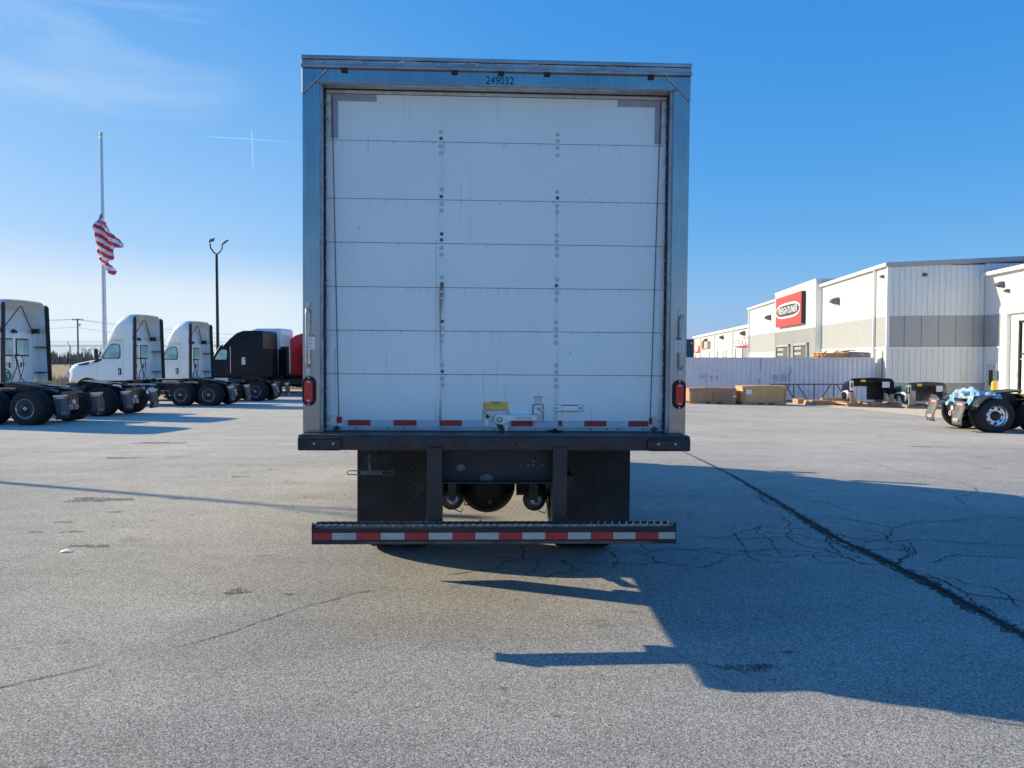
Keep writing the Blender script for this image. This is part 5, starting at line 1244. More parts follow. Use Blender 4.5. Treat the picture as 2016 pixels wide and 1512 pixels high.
# utility line
def utility():
    y = 150.0; p = at(154, 700, y); zt = at(154, 628, y).z; g = -.7
    t = thing('utility_pole', 'distant wooden utility pole with a crossarm behind the chain link fence', 'utility pole', (p.x, y, g))
    MB().cyl((0, 0, 0), (0, 0, zt - g), .18, .13, n=10).build('pole', M['utility'], t)
    MB().box(-1.0, 1.0, -.08, .08, zt - g - .25, zt - g - .10).build('crossarm', M['utility'], t)
    for x in (-.9, -.3, .3, .9): MB().cyl((x, 0, zt - g - .1), (x, 0, zt - g + .15), .06, n=8).build('insulator', M['galv'], t)
    MB().cyl((.4, 0, zt - g - 1.4), (.4, 0, zt - g - .9), .16, n=10).build('transformer', M['galv'], t)
    wl = [((154, 628), (-400, 632)), ((154, 628.5), (560, 664)), ((157, 630), (560, 676)), ((151, 629), (-400, 640)), ((154, 644), (-400, 655)), ((154, 645), (560, 690))]
    for a, b in wl:
        A_ = at(a[0], a[1], y); B_ = at(b[0], b[1], 170 if b[0] > 0 else 140)
        pts = [A_.lerp(B_, i / 14) - Vector((0, 0, .5 * math.sin(math.pi * i / 14))) - Vector((p.x, y, g)) for i in range(15)]
        MB().tube(pts, .028, 4).build('overhead_wire', M['utility'], t)
utility()

def fence():
    y = 58.0; x0, x1 = -60.0, 0.0; g = G(-20, y); zt = at(137, 681, y).z
    t = thing('chain_link_fence', 'chain link fence with angled barbed wire arms along the far edge of the lot', 'fence', (0, y, g)); h = zt - g
    m = bpy.data.materials.new('chain_link_mesh'); m.use_nodes = True; k = NT(m.node_tree)
    c = k.n('ShaderNodeTexCoord').outputs['Object']; xx, yy, zz = k.sep(c)
    def dg(s_): return k.m('LESS_THAN', k.m('ABSOLUTE', k.m('SUBTRACT', k.m('FRACT', k.m('MULTIPLY', k.m('ADD', xx, k.m('MULTIPLY', zz, s_)), 9.0)), .5)), .045)
    a = k.m('MAXIMUM', dg(1.0), dg(-1.0)); p = k.n('ShaderNodeBsdfPrincipled', i={'Base Color': (.32, .32, .32), 'Roughness': .5, 'Metallic': .4}); tt = k.n('ShaderNodeBsdfTransparent')
    mx = k.n('ShaderNodeMixShader', i={0: a}); k.t.links.new(tt.outputs[0], mx.inputs[1]); k.t.links.new(p.outputs[0], mx.inputs[2]); o = k.n('ShaderNodeOutputMaterial'); k.t.links.new(mx.outputs[0], o.inputs[0])
    MB().add([(x0, 0, .05), (x1, 0, .05), (x1, 0, h), (x0, 0, h)], [(0, 1, 2, 3)]).build('wire_mesh', m, t)
    MB().cyl((x0, 0, h), (x1, 0, h), .03, n=6).build('top_rail', M['fence'], t)
    xp = at(137.5, 700, y).x; xs = [xp + 3.3 * i for i in range(-8, 12)]
    for x in xs:
        o = MB().cyl((x, .05, 0), (x, .05, h + .02), .045, n=8).build('fence_post', M['fence'], t)
        MB().cyl((x, .05, h), (x - .40, .35, h + .36), .022, n=6).build('barb_arm', M['fence'], o)
    for i in range(3):
        f = (i + 1) / 3; MB().tube([(x - .40 * f, .35 * f, h + .36 * f) for x in xs], .012, 4).build('barbed_wire', M['fence'], t)
fence()

# bare trees on the horizon
def tree_mesh(seed, h):
    rr = random.Random(seed); tk = MB(); tw_ = MB()
    def grow(p, d, L, r_, lev, mb):
        n = 3; pts = [p]; q = p; dd = d
        for i in range(n): dd = (dd + Vector((rr.uniform(-.16, .16), rr.uniform(-.16, .16), rr.uniform(-.02, .12)))).normalized(); q = q + dd * L / n; pts.append(q)
        mb.tube(pts, [r_ * (1 - .55 * i / n) for i in range(n + 1)], 5 if lev < 2 else 3)
        if lev >= 4: return
        for _ in range(rr.choice((3, 4, 4)) if lev < 3 else 3):
            a = rr.uniform(0, 2 * math.pi); sp = rr.uniform(.35, .85); nd = (dd + Vector((math.cos(a) * sp, math.sin(a) * sp, rr.uniform(-.1, .35)))).normalized()
            grow(pts[rr.randint(1, 3)], nd, L * rr.uniform(.55, .78), r_ * .5, lev + 1, tw_)
    grow(Vector((0, 0, 0)), Vector((0, 0, 1)), h * .34, h * .022, 0, tk)
    return tk, tw_
tp_ = []
for sd_ in (1, 2, 3):
    t = thing('bare_tree', 'x', 'tree', (0, 0, 0), 0, 'leafless trees beyond the fence')
    a, b = tree_mesh(sd_, 8.0); a.build('trunk', M['bark'], t); b.build('crown', M['bark'], t); tp_.append(t)
spots = [(178, 205, 1.0, 'leafless tree directly left of the flagpole, tallest of the bare trees'), (163, 190, .85, 'leafless tree just right of the utility pole'), (112, 230, .75, 'small leafless tree farthest left behind the fence'),
         (128, 215, .8, 'leafless tree just left of the fence post and its barbed wire arm'), (192, 195, .9, 'leafless tree close against the flagpole on its left'), (148, 240, .65, 'small leafless tree behind the utility pole'), (104, 200, .55, 'low leafless tree beside the rear edge of the nearest cab')]
for i, (px, Y, sc, lb) in enumerate(spots):
    t = tp_[i] if i < 3 else copy_tree(tp_[i % 3]); p = at(px, 700, Y); t.location = (p.x, Y, -.72); t.scale = (sc * 1.1, sc * 1.1, sc); t.rotation_euler = (0, 0, i * 1.3); t['label'] = lb
# distant wood and hedge: one mass
rr = random.Random(12); mb = MB()
for i in range(2600):
    x = rr.uniform(-330, 120); y = rr.uniform(255, 290); h = (2.2 + 2.2 * abs(math.sin(x * .07)) + rr.uniform(0, 1.6)) * rr.uniform(.5, 1); s_ = rr.uniform(.5, 1.6); a = rr.uniform(0, 3.1)
    mb.add([(x - s_ * math.cos(a), y - s_ * math.sin(a), -.7), (x + s_ * math.cos(a), y + s_ * math.sin(a), -.7), (x + s_ * .4 * rr.uniform(-1, 1), y, -.7 + h)], [(0, 1, 2)])
o = mb.build('distant_wood', mat('grey_brown_winter_wood', (.10, .085, .07), .95, var=.4, scale=.5)); tag(o, 'low grey brown line of winter woodland on the far horizon', 'woodland', kind='stuff')
# tall dry grass and reeds beyond the fence
mb = MB()
for i in range(9000):
    x = rr.uniform(-44, 2); y = 58.6 + rr.random() ** 1.6 * 40; g = G(x, y); tall = rr.random() < .12 and y < 64; h = rr.uniform(.5, .9) if not tall else rr.uniform(.9, 1.5); wd = .03 + .02 * (y - 58) / 20; lx = rr.uniform(-.25, .25)
    mb.add([(x - wd, y, g), (x + wd, y, g), (x + lx, y + rr.uniform(-.1, .1), g + h)], [(0, 1, 2)], 1 if tall else 0)
o = mb.build('tall_dry_grass', [M['reed'], mat('pale_reed_plume', (.62, .52, .36), .9, var=.2)]); tag(o, 'tall golden winter grass and pale reeds behind the fence', 'grass', kind='stuff')

# contrails: thin ice clouds far up
def contrail(pts, wd, label):
    mb = MB(); P_ = [EYE + ray(*p).normalized() * 9000 for p in pts]
    out = []
    for a, b in zip(P_, P_[1:]):
        for i in range(8): out.append(a.lerp(b, i / 8))
    out.append(P_[-1]); mb.tube(out, [wd * (.6 + .4 * math.sin(i * 1.3) ** 2) * min(1, .25 + 3 * min(i, len(out) - 1 - i) / len(out)) for i in range(len(out))], 8)
    m = bpy.data.materials.new('thin_ice_cloud'); m.use_nodes = True; k = NT(m.node_tree)
    e = k.n('ShaderNodeBsdfTranslucent', i={'Color': (.9, .93, 1)}); d = k.n('ShaderNodeBsdfDiffuse', i={'Color': (.9, .93, 1)}); ad = k.n('ShaderNodeAddShader'); k.t.links.new(e.outputs[0], ad.inputs[0]); k.t.links.new(d.outputs[0], ad.inputs[1])
    tt = k.n('ShaderNodeBsdfTransparent'); mx = k.n('ShaderNodeMixShader', i={0: .06}); k.t.links.new(tt.outputs[0], mx.inputs[1]); k.t.links.new(ad.outputs[0], mx.inputs[2]); o = k.n('ShaderNodeOutputMaterial'); k.t.links.new(mx.outputs[0], o.inputs[0])
    ob = mb.build('contrail', m); ob['kind'] = 'stuff'; tag(ob, label, 'contrail'); return ob
contrail([(495, 252), (497, 290), (498, 334)], 8, 'short white vertical contrail crossing the long faint one')
contrail([(400, 268), (440, 271), (497, 274), (590, 281)], 6, 'long faint horizontal contrail running towards the box truck')

# ================================================================ BUILDINGS
AB = R(6.4); Cx, Cy = 21.28, 43.6
def BMx(ox=0, oy=0): 
    return Matrix.Translation((Cx, Cy, 0)) @ Matrix.Rotation(-AB, 4, 'Z') @ Matrix.Translation((ox, oy, 0))
def ly(px, xo):
    """distance along the long wall (offset xo) at which it appears at column px"""
    u = (px - 1008) / FPX; ca, sa = math.cos(AB), math.sin(AB)
    return (u * (Cy - sa * xo) - (Cx + ca * xo)) / (sa - u * ca)
def zat(px, py, xo=0):
    y = ly(px, xo); Y = Cy - math.sin(AB) * xo + math.cos(AB) * y; return at(px, py, Y).z
bld = thing('service_building', 'large white ribbed metal building with grey band and sign tower on the right', 'building', (Cx, Cy, 0), -AB)
ZB0 = -1.6; ZE = 6.80; ZT = zat(1746, 622); ZL = zat(1746, 685); ZK = zat(1747, 752); 
def siding_x(x, y0, y1, z0, z1, outward=-1, pitch=.305):
    """ribbed wall in the plane x=const facing -x"""
    mb = MB(); ys = []; y = y0; pts = []
    while y < y1 - 1e-6:
        e = min(y + pitch, y1)
        pts += [(x, y), (x, e - .060), (x + outward * .022, e - .050), (x + outward * .022, e - .018), (x, e - .008)]; y = e
    pts.append((x, y1)); r0 = [(a, b, z0) for a, b in pts]; r1 = [(a, b, z1) for a, b in pts]
    mb.loft([r0, r1], 0, False, False); return mb
def siding_y(y, x0, x1, z0, z1, pitch=.305):
    mb = MB(); pts = []; x = x0
    while x < x1 - 1e-6:
        e = min(x + pitch, x1)
        pts += [(x, y), (e - .075, y - .018), (e - .055, y + .03), (e - .035, y + .03), (e - .015, y - .002)]; x = e
    pts.append((x1, y)); mb.loft([[(a, b, z0) for a, b in pts], [(a, b, z1) for a, b in pts]], 0, False, False); return mb
XW = 5.15          # the wing steps forward here
Y1 = ly(1619, 0); YT0, YT1 = Y1 + .25, ly(1525, -.45); Y2 = ly(1474, 0)
for (a, b) in ((0, YT0), (YT1, Y2)):
    siding_x(0, a, b, ZT, ZE).build('wall', M['siding'], bld); MB().box(-.006, .02, a, b, ZL, ZT).build('grey_wall_band', M['band'], bld)
    siding_x(0, a, b, ZK, ZL).build('wall', M['siding'], bld)
siding_y(0, 0, XW, ZT, ZE).build('wall', M['siding'], bld); siding_y(0, XW, XW + 20, ZWE - .2 if 'ZWE' in globals() else 5.5, ZE + .06).build('wall', M['siding'], bld); siding_y(0, 0, XW, ZL, ZT, .915).build('grey_wall_band', M['band'], bld); siding_y(0, 0, XW, ZK, ZL).build('wall', M['siding'], bld)
MB().box(-.03, Y2 * 0 + XW, -.03, .3, ZB0, ZK).box(-.03, .3, .3, Y2, ZB0, ZK - .002).build('concrete_base', M['concrete'], bld)
MB().box(-.06, XW, -.07, .02, ZL - .03, ZL + .05).box(-.06, .02, .02, YT0, ZL - .03, ZL + .05).build('band_trim', M['trimwhite'], bld)
MB().box(-.05, XW, -.06, .02, ZK - .03, ZK + .05).build('band_trim', M['trimwhite'], bld)
MB().box(-.10, .06, -.05, .06, ZK, ZE).build('corner_trim', M['trimwhite'], bld)
# roof: low gable rising to the right, deep white gutter
zr = lambda x: ZE + .16 + .035 * x
rf = MB(); rf.prism([(-.16, ZE + .10), (30, ZE + .10 + 30 * .035), (30, ZE + 30 * .035 - .1), (0, ZE - .1)], lambda x, z: (x, -.10, z), lambda x, z: (x, Y2 + .05, z)); rf.build('roof', M['roofgrey'], bld)
for a, b in ((-.14, YT0), (YT1, Y2 + .06)): MB().box(-.24, -.02, a, b, ZE - .02, ZE + .17).build('gutter', M['trimwhite'], bld, bevel=.02)
MB().prism([(-.20, ZE + .17), (30, ZE + .17 + 30 * .035), (30, ZE - .04 + 30 * .035), (-.20, ZE - .04)], lambda x, z: (x, -.16, z), lambda x, z: (x, -.101, z)).build('rake_trim', M['roofgrey'], bld)
for y in (.0 + ly(1722, 0), Y2 - .25, ly(1605, 0) - .0):
    MB().box(-.15, -.02, y - .06, y + .06, ZB0, ZE).build('downspout', M['trimwhite'], bld)
# sign tower
ZTT = 7.30
siding_x(-.45, YT0, YT1, ZT - .12, ZTT).build('tower_wall', M['siding'], bld); siding_x(-.45, YT0, YT1, ZK - 1, ZT - .12).build('grey_wall_band', M['band'], bld)
MB().box(-.43, 3.0, YT0 - .02, YT0 + .1, ZK - 1, ZTT).build('tower_side', M['siding'], bld)
MB().box(-.50, 3.0, YT0 - .06, YT1 + .05, ZTT, ZTT + .10).build('tower_coping', M['trimwhite'], bld)
MB().box(-.43, 3.0, YT1 - .1, YT1 + .02, ZK - 1, ZTT).build('tower_side', M['siding'], bld)
for pa, pb, pt in ((1530.5, 1554, 683), (1564, 1590, 680)):
    ya, yb = ly(pb, -.47), ly(pa, -.47); zt = zat((pa + pb) / 2, pt, -.47)
    d = MB().box(-.50, -.48, ya, yb, ZB0, zt); do = d.build('dock_door', M['dockdark'], bld)
    sl = MB()
    for i in range(4): sl.box(-.53, -.50, ya + (yb - ya) * .45, yb - .1, zt - .12 - i * .42, zt - .32 - i * .42)
    sl.build('door_panel', M['band'], do); MB().box(-.62, -.48, ya - .2, ya, ZB0, zt + .2).box(-.62, -.48, yb, yb + .2, ZB0, zt + .2).box(-.62, -.48, ya - .2, yb + .2, zt, zt + .2).build('dock_seal', M['band'], do)
# wall lamps
def wall_lamp(x, y, z, sc=1.0, par=None, face='x'):
    m_ = Matrix.Translation((x, y, z)) @ (Matrix() if face == 'x' else Matrix.Rotation(R(90), 4, 'Z')) @ Matrix.Diagonal((sc, sc, sc, 1))
    MB(m_).prism([(0, -.12), (-.10, -.16), (-.42, -.02), (-.36, .14), (-.12, .22), (0, .22)], lambda a, b: (a, -.2, b), lambda a, b: (a, .2, b)).build('wall_lamp', M['galvdull'], par or bld, bevel=.02)
for px, py in ((1649, 594), (1516, 626)):
    wall_lamp(-.02, ly(px, 0), zat(px, py), 1.3)
wall_lamp(3.0 - 1.1, -.02, at(1772, 542, 43.4).z, .5, face='y'); 
wall_lamp(-.02, ly(1737, 0), zat(1737, 545), .5)
# wing with the overhead door, coming forward on the right
YW = -15.0; jl = ly(1984, XW)
ZWE = zat(1944, 543, XW)
siding_x(XW, jl, -.02, ZT, ZWE).build('wing_wall', M['siding'], bld); siding_x(XW, YW, jl, ZT + .03, ZWE).build('wing_wall', M['siding'], bld)
siding_x(XW, ly(1972, XW), -.02, ZL, ZT).build('grey_wall_band', M['band'], bld); siding_x(XW, ly(1972, XW), -.02, ZK, ZL).build('wing_wall', M['siding'], bld)
MB().box(XW - .03, XW + .2, ly(1972, XW), -.02, ZB0, ZK).build('concrete_base', M['concrete'], bld)
MB().box(XW - .07, XW + .02, ly(1972, XW), -.08, ZL - .03, ZL + .05).build('band_trim', M['trimwhite'], bld)
MB().box(XW - .30, XW, YW, -.17, ZWE - .02, ZWE + .18).build('gutter', M['trimwhite'], bld, bevel=.02)
MB().prism([(XW - .24, ZWE + .16), (XW + 24, ZWE + .16 + .84), (XW + 24, ZWE), (XW, ZWE)], lambda x, z: (x, YW, z), lambda x, z: (x, -.17, z)).build('roof', M['roofgrey'], bld)
MB().box(XW, XW + 24, YW - .05, YW, ZB0, ZWE).build('wing_wall', M['siding'], bld)
MB().box(24 + XW - .05, 24 + XW, YW, Y2, ZB0, ZE).build('wall', M['siding'], bld); MB().box(0, 24 + XW, Y2 - .04, Y2, ZB0, ZE).build('wall', M['siding'], bld)
MB().box(XW - .10, XW + .12, jl, ly(1972, XW), ZB0, ZT + .02).box(XW - .10, XW + .12, jl - 4.6, jl - 4.3, ZB0, ZT + .02).box(XW - .10, XW + .12, jl - 4.3, jl, ZT - .06, ZT + .03).build('door_frame', M['trimwhite'], bld, bevel=.01)
od = MB().box(XW + .10, XW + .14, jl - 4.3, jl, ZB0, ZT); odo = od.build('overhead_door', M['siding'], bld)
dl = MB()
for i in range(7): z = ZT - .62 * (i + 1); dl.box(XW + .094, XW + .10, jl - 4.29, jl - .01, z - .012, z + .012)
dl.build('panel_joint', M['roofgrey'], odo)
for y in (jl - .75, jl - 2.0): MB().box(XW + .088, XW + .098, y - .32, y + .32, .60, .86).build('door_window', M['sideglass'], odo)
y0, y1 = ly(1962.5, XW), ly(1943.5, XW); zd = zat(1953, 716.5, XW)
pdr = MB().box(XW - .05, XW, y0, y1, ZB0, zd); pd = pdr.build('door', M['doorpale'], bld, bevel=.01)
ym = (y0 + y1) / 2; MB().box(XW - .062, XW - .05, ym - .02 - .18, ym + .20, zd - 1.16, zd - .34).build('door_window', M['ink'], pd); MB().box(XW - .06, XW - .05, ym - .20, ym + .18, zd - 1.55, zd - 1.28).build('notice', M['whitelabel'], pd)
MB().box(XW - .075, XW, y0 - .06, y0, ZB0, zd + .06).box(XW - .075, XW, y1, y1 + .06, ZB0, zd + .06).box(XW - .075, XW, y0, y1, zd, zd + .06).build('door_frame', M['trimwhite'], pd)
wall_lamp(XW - .02, ly(1971, XW), zat(1971, 561, XW), .85); wall_lamp(XW - .02, ly(1983, XW), zat(1983, 573, XW), .55)

# conduits, vents and meter boxes on the walls
for px, za_, zb_ in ((1738, -1.2, 2.0),): MB().cyl((-.05, ly(px, 0), za_), (-.05, ly(px, 0), zb_), .03, n=8).build('conduit', M['galvdull'], bld)
MB().box(XW - .12, XW - .03, ly(1967, XW), ly(1964.5, XW), .4, .9).build('keypad_box', M['galvdull'], bld)
# big sign
ya, yb = ly(1581, -.6), ly(1530.5, -.6); z1_, z0_ = zat(1581, 571, -.75), zat(1581, 636, -.75)
sg = MB().box(-.80, -.50, ya, yb, z0_, z1_); sgo = sg.build('dealer_sign', M['signred'], bevel=.02); sgo.location = (Cx, Cy, 0); sgo.rotation_euler = (0, 0, -AB)
tag(sgo, 'big red square sign with slanted white capitals in a grey oval on the tower', 'sign')
MB().box(-.79, -.49, ya - .012, ya - .001, z0_, z1_).build('sign_side', M['ink'], sgo)
FM = Matrix(((0, 0, -1, -.805), (-1, 0, 0, (ya + yb) / 2), (0, 1, 0, (z0_ + z1_) / 2), (0, 0, 0, 1)))
oval_logo(sgo, FM, (yb - ya) * .93, (z1_ - z0_) * .50, M['signwhite'], M['signgrey'], M['signwhite'], .76, 1.30, shear=.25, depth=.03)

# lower service bays farther back
XO = 2.6
lb = thing('service_bay_building', 'long low white building with small red signs stretching away behind the shipping container', 'building', (Cx, Cy, 0), -AB)
ya_, yb_ = ly(1480, XO) - 2, ly(1366, XO); zt = zat(1472, 645, XO)
siding_x(XO, ya_, yb_, ZB0, zt).build('wall', M['siding'], lb); MB().box(XO + .1, XO + 16, yb_ - .1, yb_, ZB0, zt).build('wall', M['siding'], lb)
MB().box(XO - .3, XO + 16, ya_, yb_ + .2, zt, zt + .35).build('roof', M['trimwhite'], lb)
MB().box(XO - .02, XO + .03, ly(1463, XO), ly(1458, XO), ZB0, zat(1461, 675, XO)).build('grey_wall_band', M['band'], lb)
siding_x(XO - .03, ya_, ly(1463, XO), ZB0, zat(1474, 666, XO)).build('grey_wall_band', M['band'], lb)
for px in (1443, 1407, 1379.5): MB().box(XO - .2, XO, ly(px, XO) - .12, ly(px, XO) + .12, ZB0, zt).build('downspout', M['trimwhite'], lb)
for a, b, t_ in ((1450, 1462, 686), (1431, 1442, 688.5), (1414, 1423.5, 690.5), (1398, 1406, 692), (1371, 1377.5, 696)):
    d = MB().box(XO - .06, XO - .03, ly(b, XO), ly(a, XO), ZB0, zat((a + b) / 2, t_, XO)).build('overhead_door', M['signwhite'], lb)
    MB().box(XO - .10, XO - .03, ly(b, XO) - .2 + 0, ly(b, XO), ZB0, zat((a + b) / 2, t_, XO)).box(XO - .10, XO - .03, ly(a, XO), ly(a, XO) + .6, ZB0, zat((a + b) / 2, t_, XO)).build('door_frame', M['galvdull'], d)
for px, py in ((1466, 657), (1424, 665), (1392, 670.5), (1366.5, 676)): wall_lamp(XO - .02, ly(px, XO), zat(px, py, XO), 1.6, lb)
def flat_sign(a, b, t_, bt_, m_, label, words=None, size=1, sx=1, dz=0):
    y0, y1 = ly(b, XO - .2), ly(a, XO - .2); zt_, zb_ = zat(b, t_, XO - .2), zat(b, bt_, XO - .2)
    o = MB().box(XO - .35, XO - .1, y0, y1, zb_, zt_).build('wall_sign', m_, None, bevel=.02); o.location = (Cx, Cy, 0); o.rotation_euler = (0, 0, -AB); tag(o, label, 'sign')
    if words: text(words, size, Matrix(((0, 0, -1, XO - .36), (-1, 0, 0, (y0 + y1) / 2), (0, 1, 0, (zb_ + zt_) / 2 + dz), (0, 0, 0, 1))), M['signwhite'], 'lettering', o, ext=.02, bold=size * .03, sx=sx)
    return o, y0, y1, zb_, zt_
# the SERVICE sign starts at column 1448 and runs behind the tall building
yS1 = ly(1447.5, XO - .2); Ls = 17.5; yS0 = yS1 - Ls
zt_, zb_ = zat(1447.5, 666.8, XO - .2), zat(1447.5, 683.5, XO - .2)
so = MB().box(XO - .35, XO - .1, yS0, yS1, zb_, zt_).build('wall_sign', M['pinkred'], None, bevel=.02); so.location = (Cx, Cy, 0); so.rotation_euler = (0, 0, -AB)
tag(so, 'red wall sign with white capitals SERVICE, its right end cut off by the tall building', 'sign')
# (lettering: set so that the last letters fall behind the corner)
text('SERVICE', 1.35, Matrix(((0, 0, -1, XO - .36), (-1, 0, 0, yS1 - .35), (0, 1, 0, (zb_ + zt_) / 2 + .0), (0, 0, 0, 1))), M['signwhite'], 'lettering', so, ext=.02, bold=.05, sx=2.75, align='LEFT')
o, y0, y1, za, zb2 = flat_sign(1367.5, 1377.5, 680.3, 693.5, M['pinkred'], 'small red and white sign at the far end of the low building')
MB().box(XO - .37, XO - .35, y0 + 1.0, y1 - 1.0, zb2 - .55, zb2 - .12).box(XO - .37, XO - .35, y0 + 2.2, y1 - 1.6, za + .2, za + .75).build('white_panel', M['signwhite'], o)
o, y0, y1, za, zb2 = flat_sign(1380, 1386.5, 671.5, 686.5, M['cardboard2'], 'narrow tan, red and dark banner sign left of the middle of the low building'); q = MB(); ll = y1 - y0
q.box(XO - .37, XO - .35, y0 + ll * .45, y0 + ll * .65, za, zb2, 0); q.box(XO - .37, XO - .35, y0, y0 + ll * .35, za + .1, zb2, 1); q.build('coloured_panel', [M['signred'], M['signgrey']], o)
o, y0, y1, za, zb2 = flat_sign(1387.5, 1396, 671.5, 685.5, mat('pale_peach_banner', (.62, .42, .32), .6), 'pale peach banner sign with a grey edge beside the tan banner'); MB().box(XO - .37, XO - .35, y0, y0 + 1.2, za, zb2).build('grey_edge', M['galvdull'], o)
# dark blue building behind
p = at(1358, 690, 190.0)
db = thing('distant_warehouse', 'dark blue flat-roofed building just right of the box truck, beyond the low white building', 'building', (p.x, 190, -1.0))
zz = at(1358, 670, 190).z + 1
b = MB(); pts = []
for i in range(60): pts += [(-14 + i * .5, 0), (-14 + i * .5 + .3, 0), (-14 + i * .5 + .4, .08)]
b.loft([[(x, y, 0) for x, y in pts], [(x, y, zz) for x, y in pts]], 0, False, False); b.box(-14, -13.9, .1, 20, 0, zz); b.box(15.5, 15.6, .1, 20, 0, zz); b.build('wall', M['navybld'], db)
MB().box(-14.2, 15.8, -.3, 20, zz, zz + .3).build('roof', M['navybld'], db)
# bollard
bp_ = gp(1957, 796); yb0 = at(1957, 750, bp_.y + .3)
bo = MB().cyl((0, 0, 0), (0, 0, 1.15), .125, n=20).lathe([(.125, 1.15), (.10, 1.21), (.05, 1.245), (.001, 1.25)], (0, 0, 0), 'z', 20).build('bollard', M['yellow']); bx0 = at(1957, 750, 40.0); bo.location = (bx0.x, 40.0, bx0.z - 1.25)
tag(bo, 'yellow steel bollard standing by the grey personnel door', 'bollard')

# ================================================================ CONTAINER AND STORED GOODS
YC = 44.3
def container():
    xr = at(1723, 704, YC).x; xl = xr - 12.19; zt = at(1600, 703.6, YC).z; zb = zt - 2.59
    t = thing('shipping_container', 'long pale lilac corrugated shipping container with graffiti in front of the low building', 'container', (xl, YC, zb))
    L, D, H_ = 12.19, 2.44, 2.59
    def corr(y, sgn):
        pts = []; x = .12
        while x < L - .12: pts += [(x, y), (x + .07, y), (x + .13, y + sgn * .036), (x + .20, y + sgn * .036), (x + .262, y)]; x += .278
        pts.append((L - .1, y)); return pts
    w_ = MB(); p = corr(.03, 1); w_.loft([[(a, b, .14) for a, b in p], [(a, b, H_ - .08) for a, b in p]], 0, False, False); w_.box(.02, .05, .05, D, .14, H_ - .08); w_.box(L - .05, L - .02, .05, D, .14, H_ - .08); w_.box(.1, L - .1, D - .05, D - .02, .14, H_ - .08)
    w_.build('corrugated_wall', M['container'], t)
    MB().box(0, L, 0, .07, 0, .16).box(0, L, 0, .06, H_ - .09, H_).box(0, L, D - .06, D, H_ - .09, H_).box(0, .1, 0, .1, .16, H_ - .09).box(L - .1, L, 0, .1, .16, H_ - .09).build('frame', M['container'], t)
    MB().box(.05, L - .05, .06, D - .06, H_ - .05, H_ - .02).build('roof', M['container'], t)
    # hand-drawn graffiti strokes
    g = MB(); rr = random.Random(31)
    def stroke(px): 
        pts = [at(a, b, YC - .0) for a, b in px]; g.tube([(p.x - xl, -.004, p.z - zb) for p in pts], .014, 4)
    for s_ in ([(1378, 745), (1380, 737), (1384, 744)], [(1386, 738), (1392, 736), (1388, 741), (1393, 744)], [(1387, 748), (1392, 750), (1389, 753)], [(1397, 742), (1401, 740), (1401, 747)], [(1405, 731), (1407, 728)], [(1399, 750), (1403, 752)], [(1410, 742), (1412, 741), (1410, 748)],
               [(1497, 706), (1499, 712), (1497, 720), (1498, 728)], [(1496, 745), (1494, 752), (1497, 757)], [(1522, 740), (1526, 738), (1524, 748)], [(1530, 738), (1530, 750)], [(1538, 740), (1541, 738), (1541, 748), (1537, 750)], [(1545, 738), (1548, 744), (1546, 751)], [(1553, 736), (1553, 750), (1558, 750)], [(1557, 736), (1558, 730), (1555, 722)]): stroke(s_)
    g.build('graffiti', M['inkgrey'], t)
    return t, xl, zt
ct, cxl, czt = container()
# pallets and lumber on the container roof
rr = random.Random(9)
def pallet(x, y, z, n, rz, label, m_='wood', sc=1.0, grp='wooden pallets stored on the container roof'):
    t = thing('pallet_stack' if n > 1 else 'pallet', label, 'pallet', (x, y, z), rz, grp)
    for k_ in range(n):
        o = MB()
        zz_ = k_ * .135
        for i in range(3): o.box(-.6 * sc, .6 * sc, -.5 + i * .46, -.42 + i * .46, zz_ + .02, zz_ + .11)
        o.build('stringer', M[m_], t)
        o = MB()
        for i in range(7): o.box(-.6 * sc + i * .185 * sc, -.6 * sc + i * .185 * sc + .09, -.51, .51, zz_ + .111, zz_ + .130)
        for i in range(3): o.box(-.6 * sc + i * .55 * sc, -.6 * sc + i * .55 * sc + .09, -.51, .51, zz_, zz_ + .019)
        o.build('deck_board', M[m_], t)
    return t
def xat(px, Y): return at(px, 700, Y).x
pallet(xat(1628, YC + .7), YC + .7, czt, 2, .1, 'fresh orange wooden pallet at the left end of the pile on the container roof', 'wood2')
pallet(xat(1652, YC + .8), YC + .8, czt, 2, -.1, 'orange wooden pallet in the middle of the pile on the container roof', 'wood2')
pallet(xat(1686, YC + .7), YC + .7, czt, 2, .05, 'grey weathered pallet at the right end of the pile on the container roof', 'greywood')
def plank(x0, y0, z0, x1, y1, z1, label, m_, wd=.28, th=.05, name='plank', grp='loose boards on the container roof'):
    a, b = Vector((x0, y0, z0)), Vector((x1, y1, z1)); d = b - a; L = d.length; o = MB().box(0, L, -wd / 2, wd / 2, 0, th).build(name, M[m_]); o.location = a; o.rotation_euler = (0, -math.asin(d.z / L), math.atan2(d.y, d.x)); tag(o, label, 'board', grp); return o
plank(xat(1611, YC+.5), YC + .5, czt + .02, xat(1628, YC+.3), YC + .3, czt + .34, 'orange board leaning up at the left end of the roof pile', 'wood2', .5)
plank(xat(1635, YC+.4), YC + .4, czt + .14, xat(1652, YC+.3), YC + .3, czt + .42, 'orange board sloping up over the middle of the roof pile', 'wood2', .4)
plank(xat(1648, YC+.9), YC + .9, czt + .27, xat(1668, YC+.9), YC + .9, czt + .36, 'reddish board lying along the top of the roof pile', 'redwood', .5)
plank(xat(1655, YC+.5), YC + .5, czt + .30, xat(1705, YC+.6), YC + .6, czt + .24, 'long grey board lying across the right half of the roof pile', 'greywood', .7)
plank(xat(1668, YC+.8), YC + .8, czt + .37, xat(1682, YC+.8), YC + .8, czt + .39, 'short grey board topmost on the roof pile', 'greywood', .3)
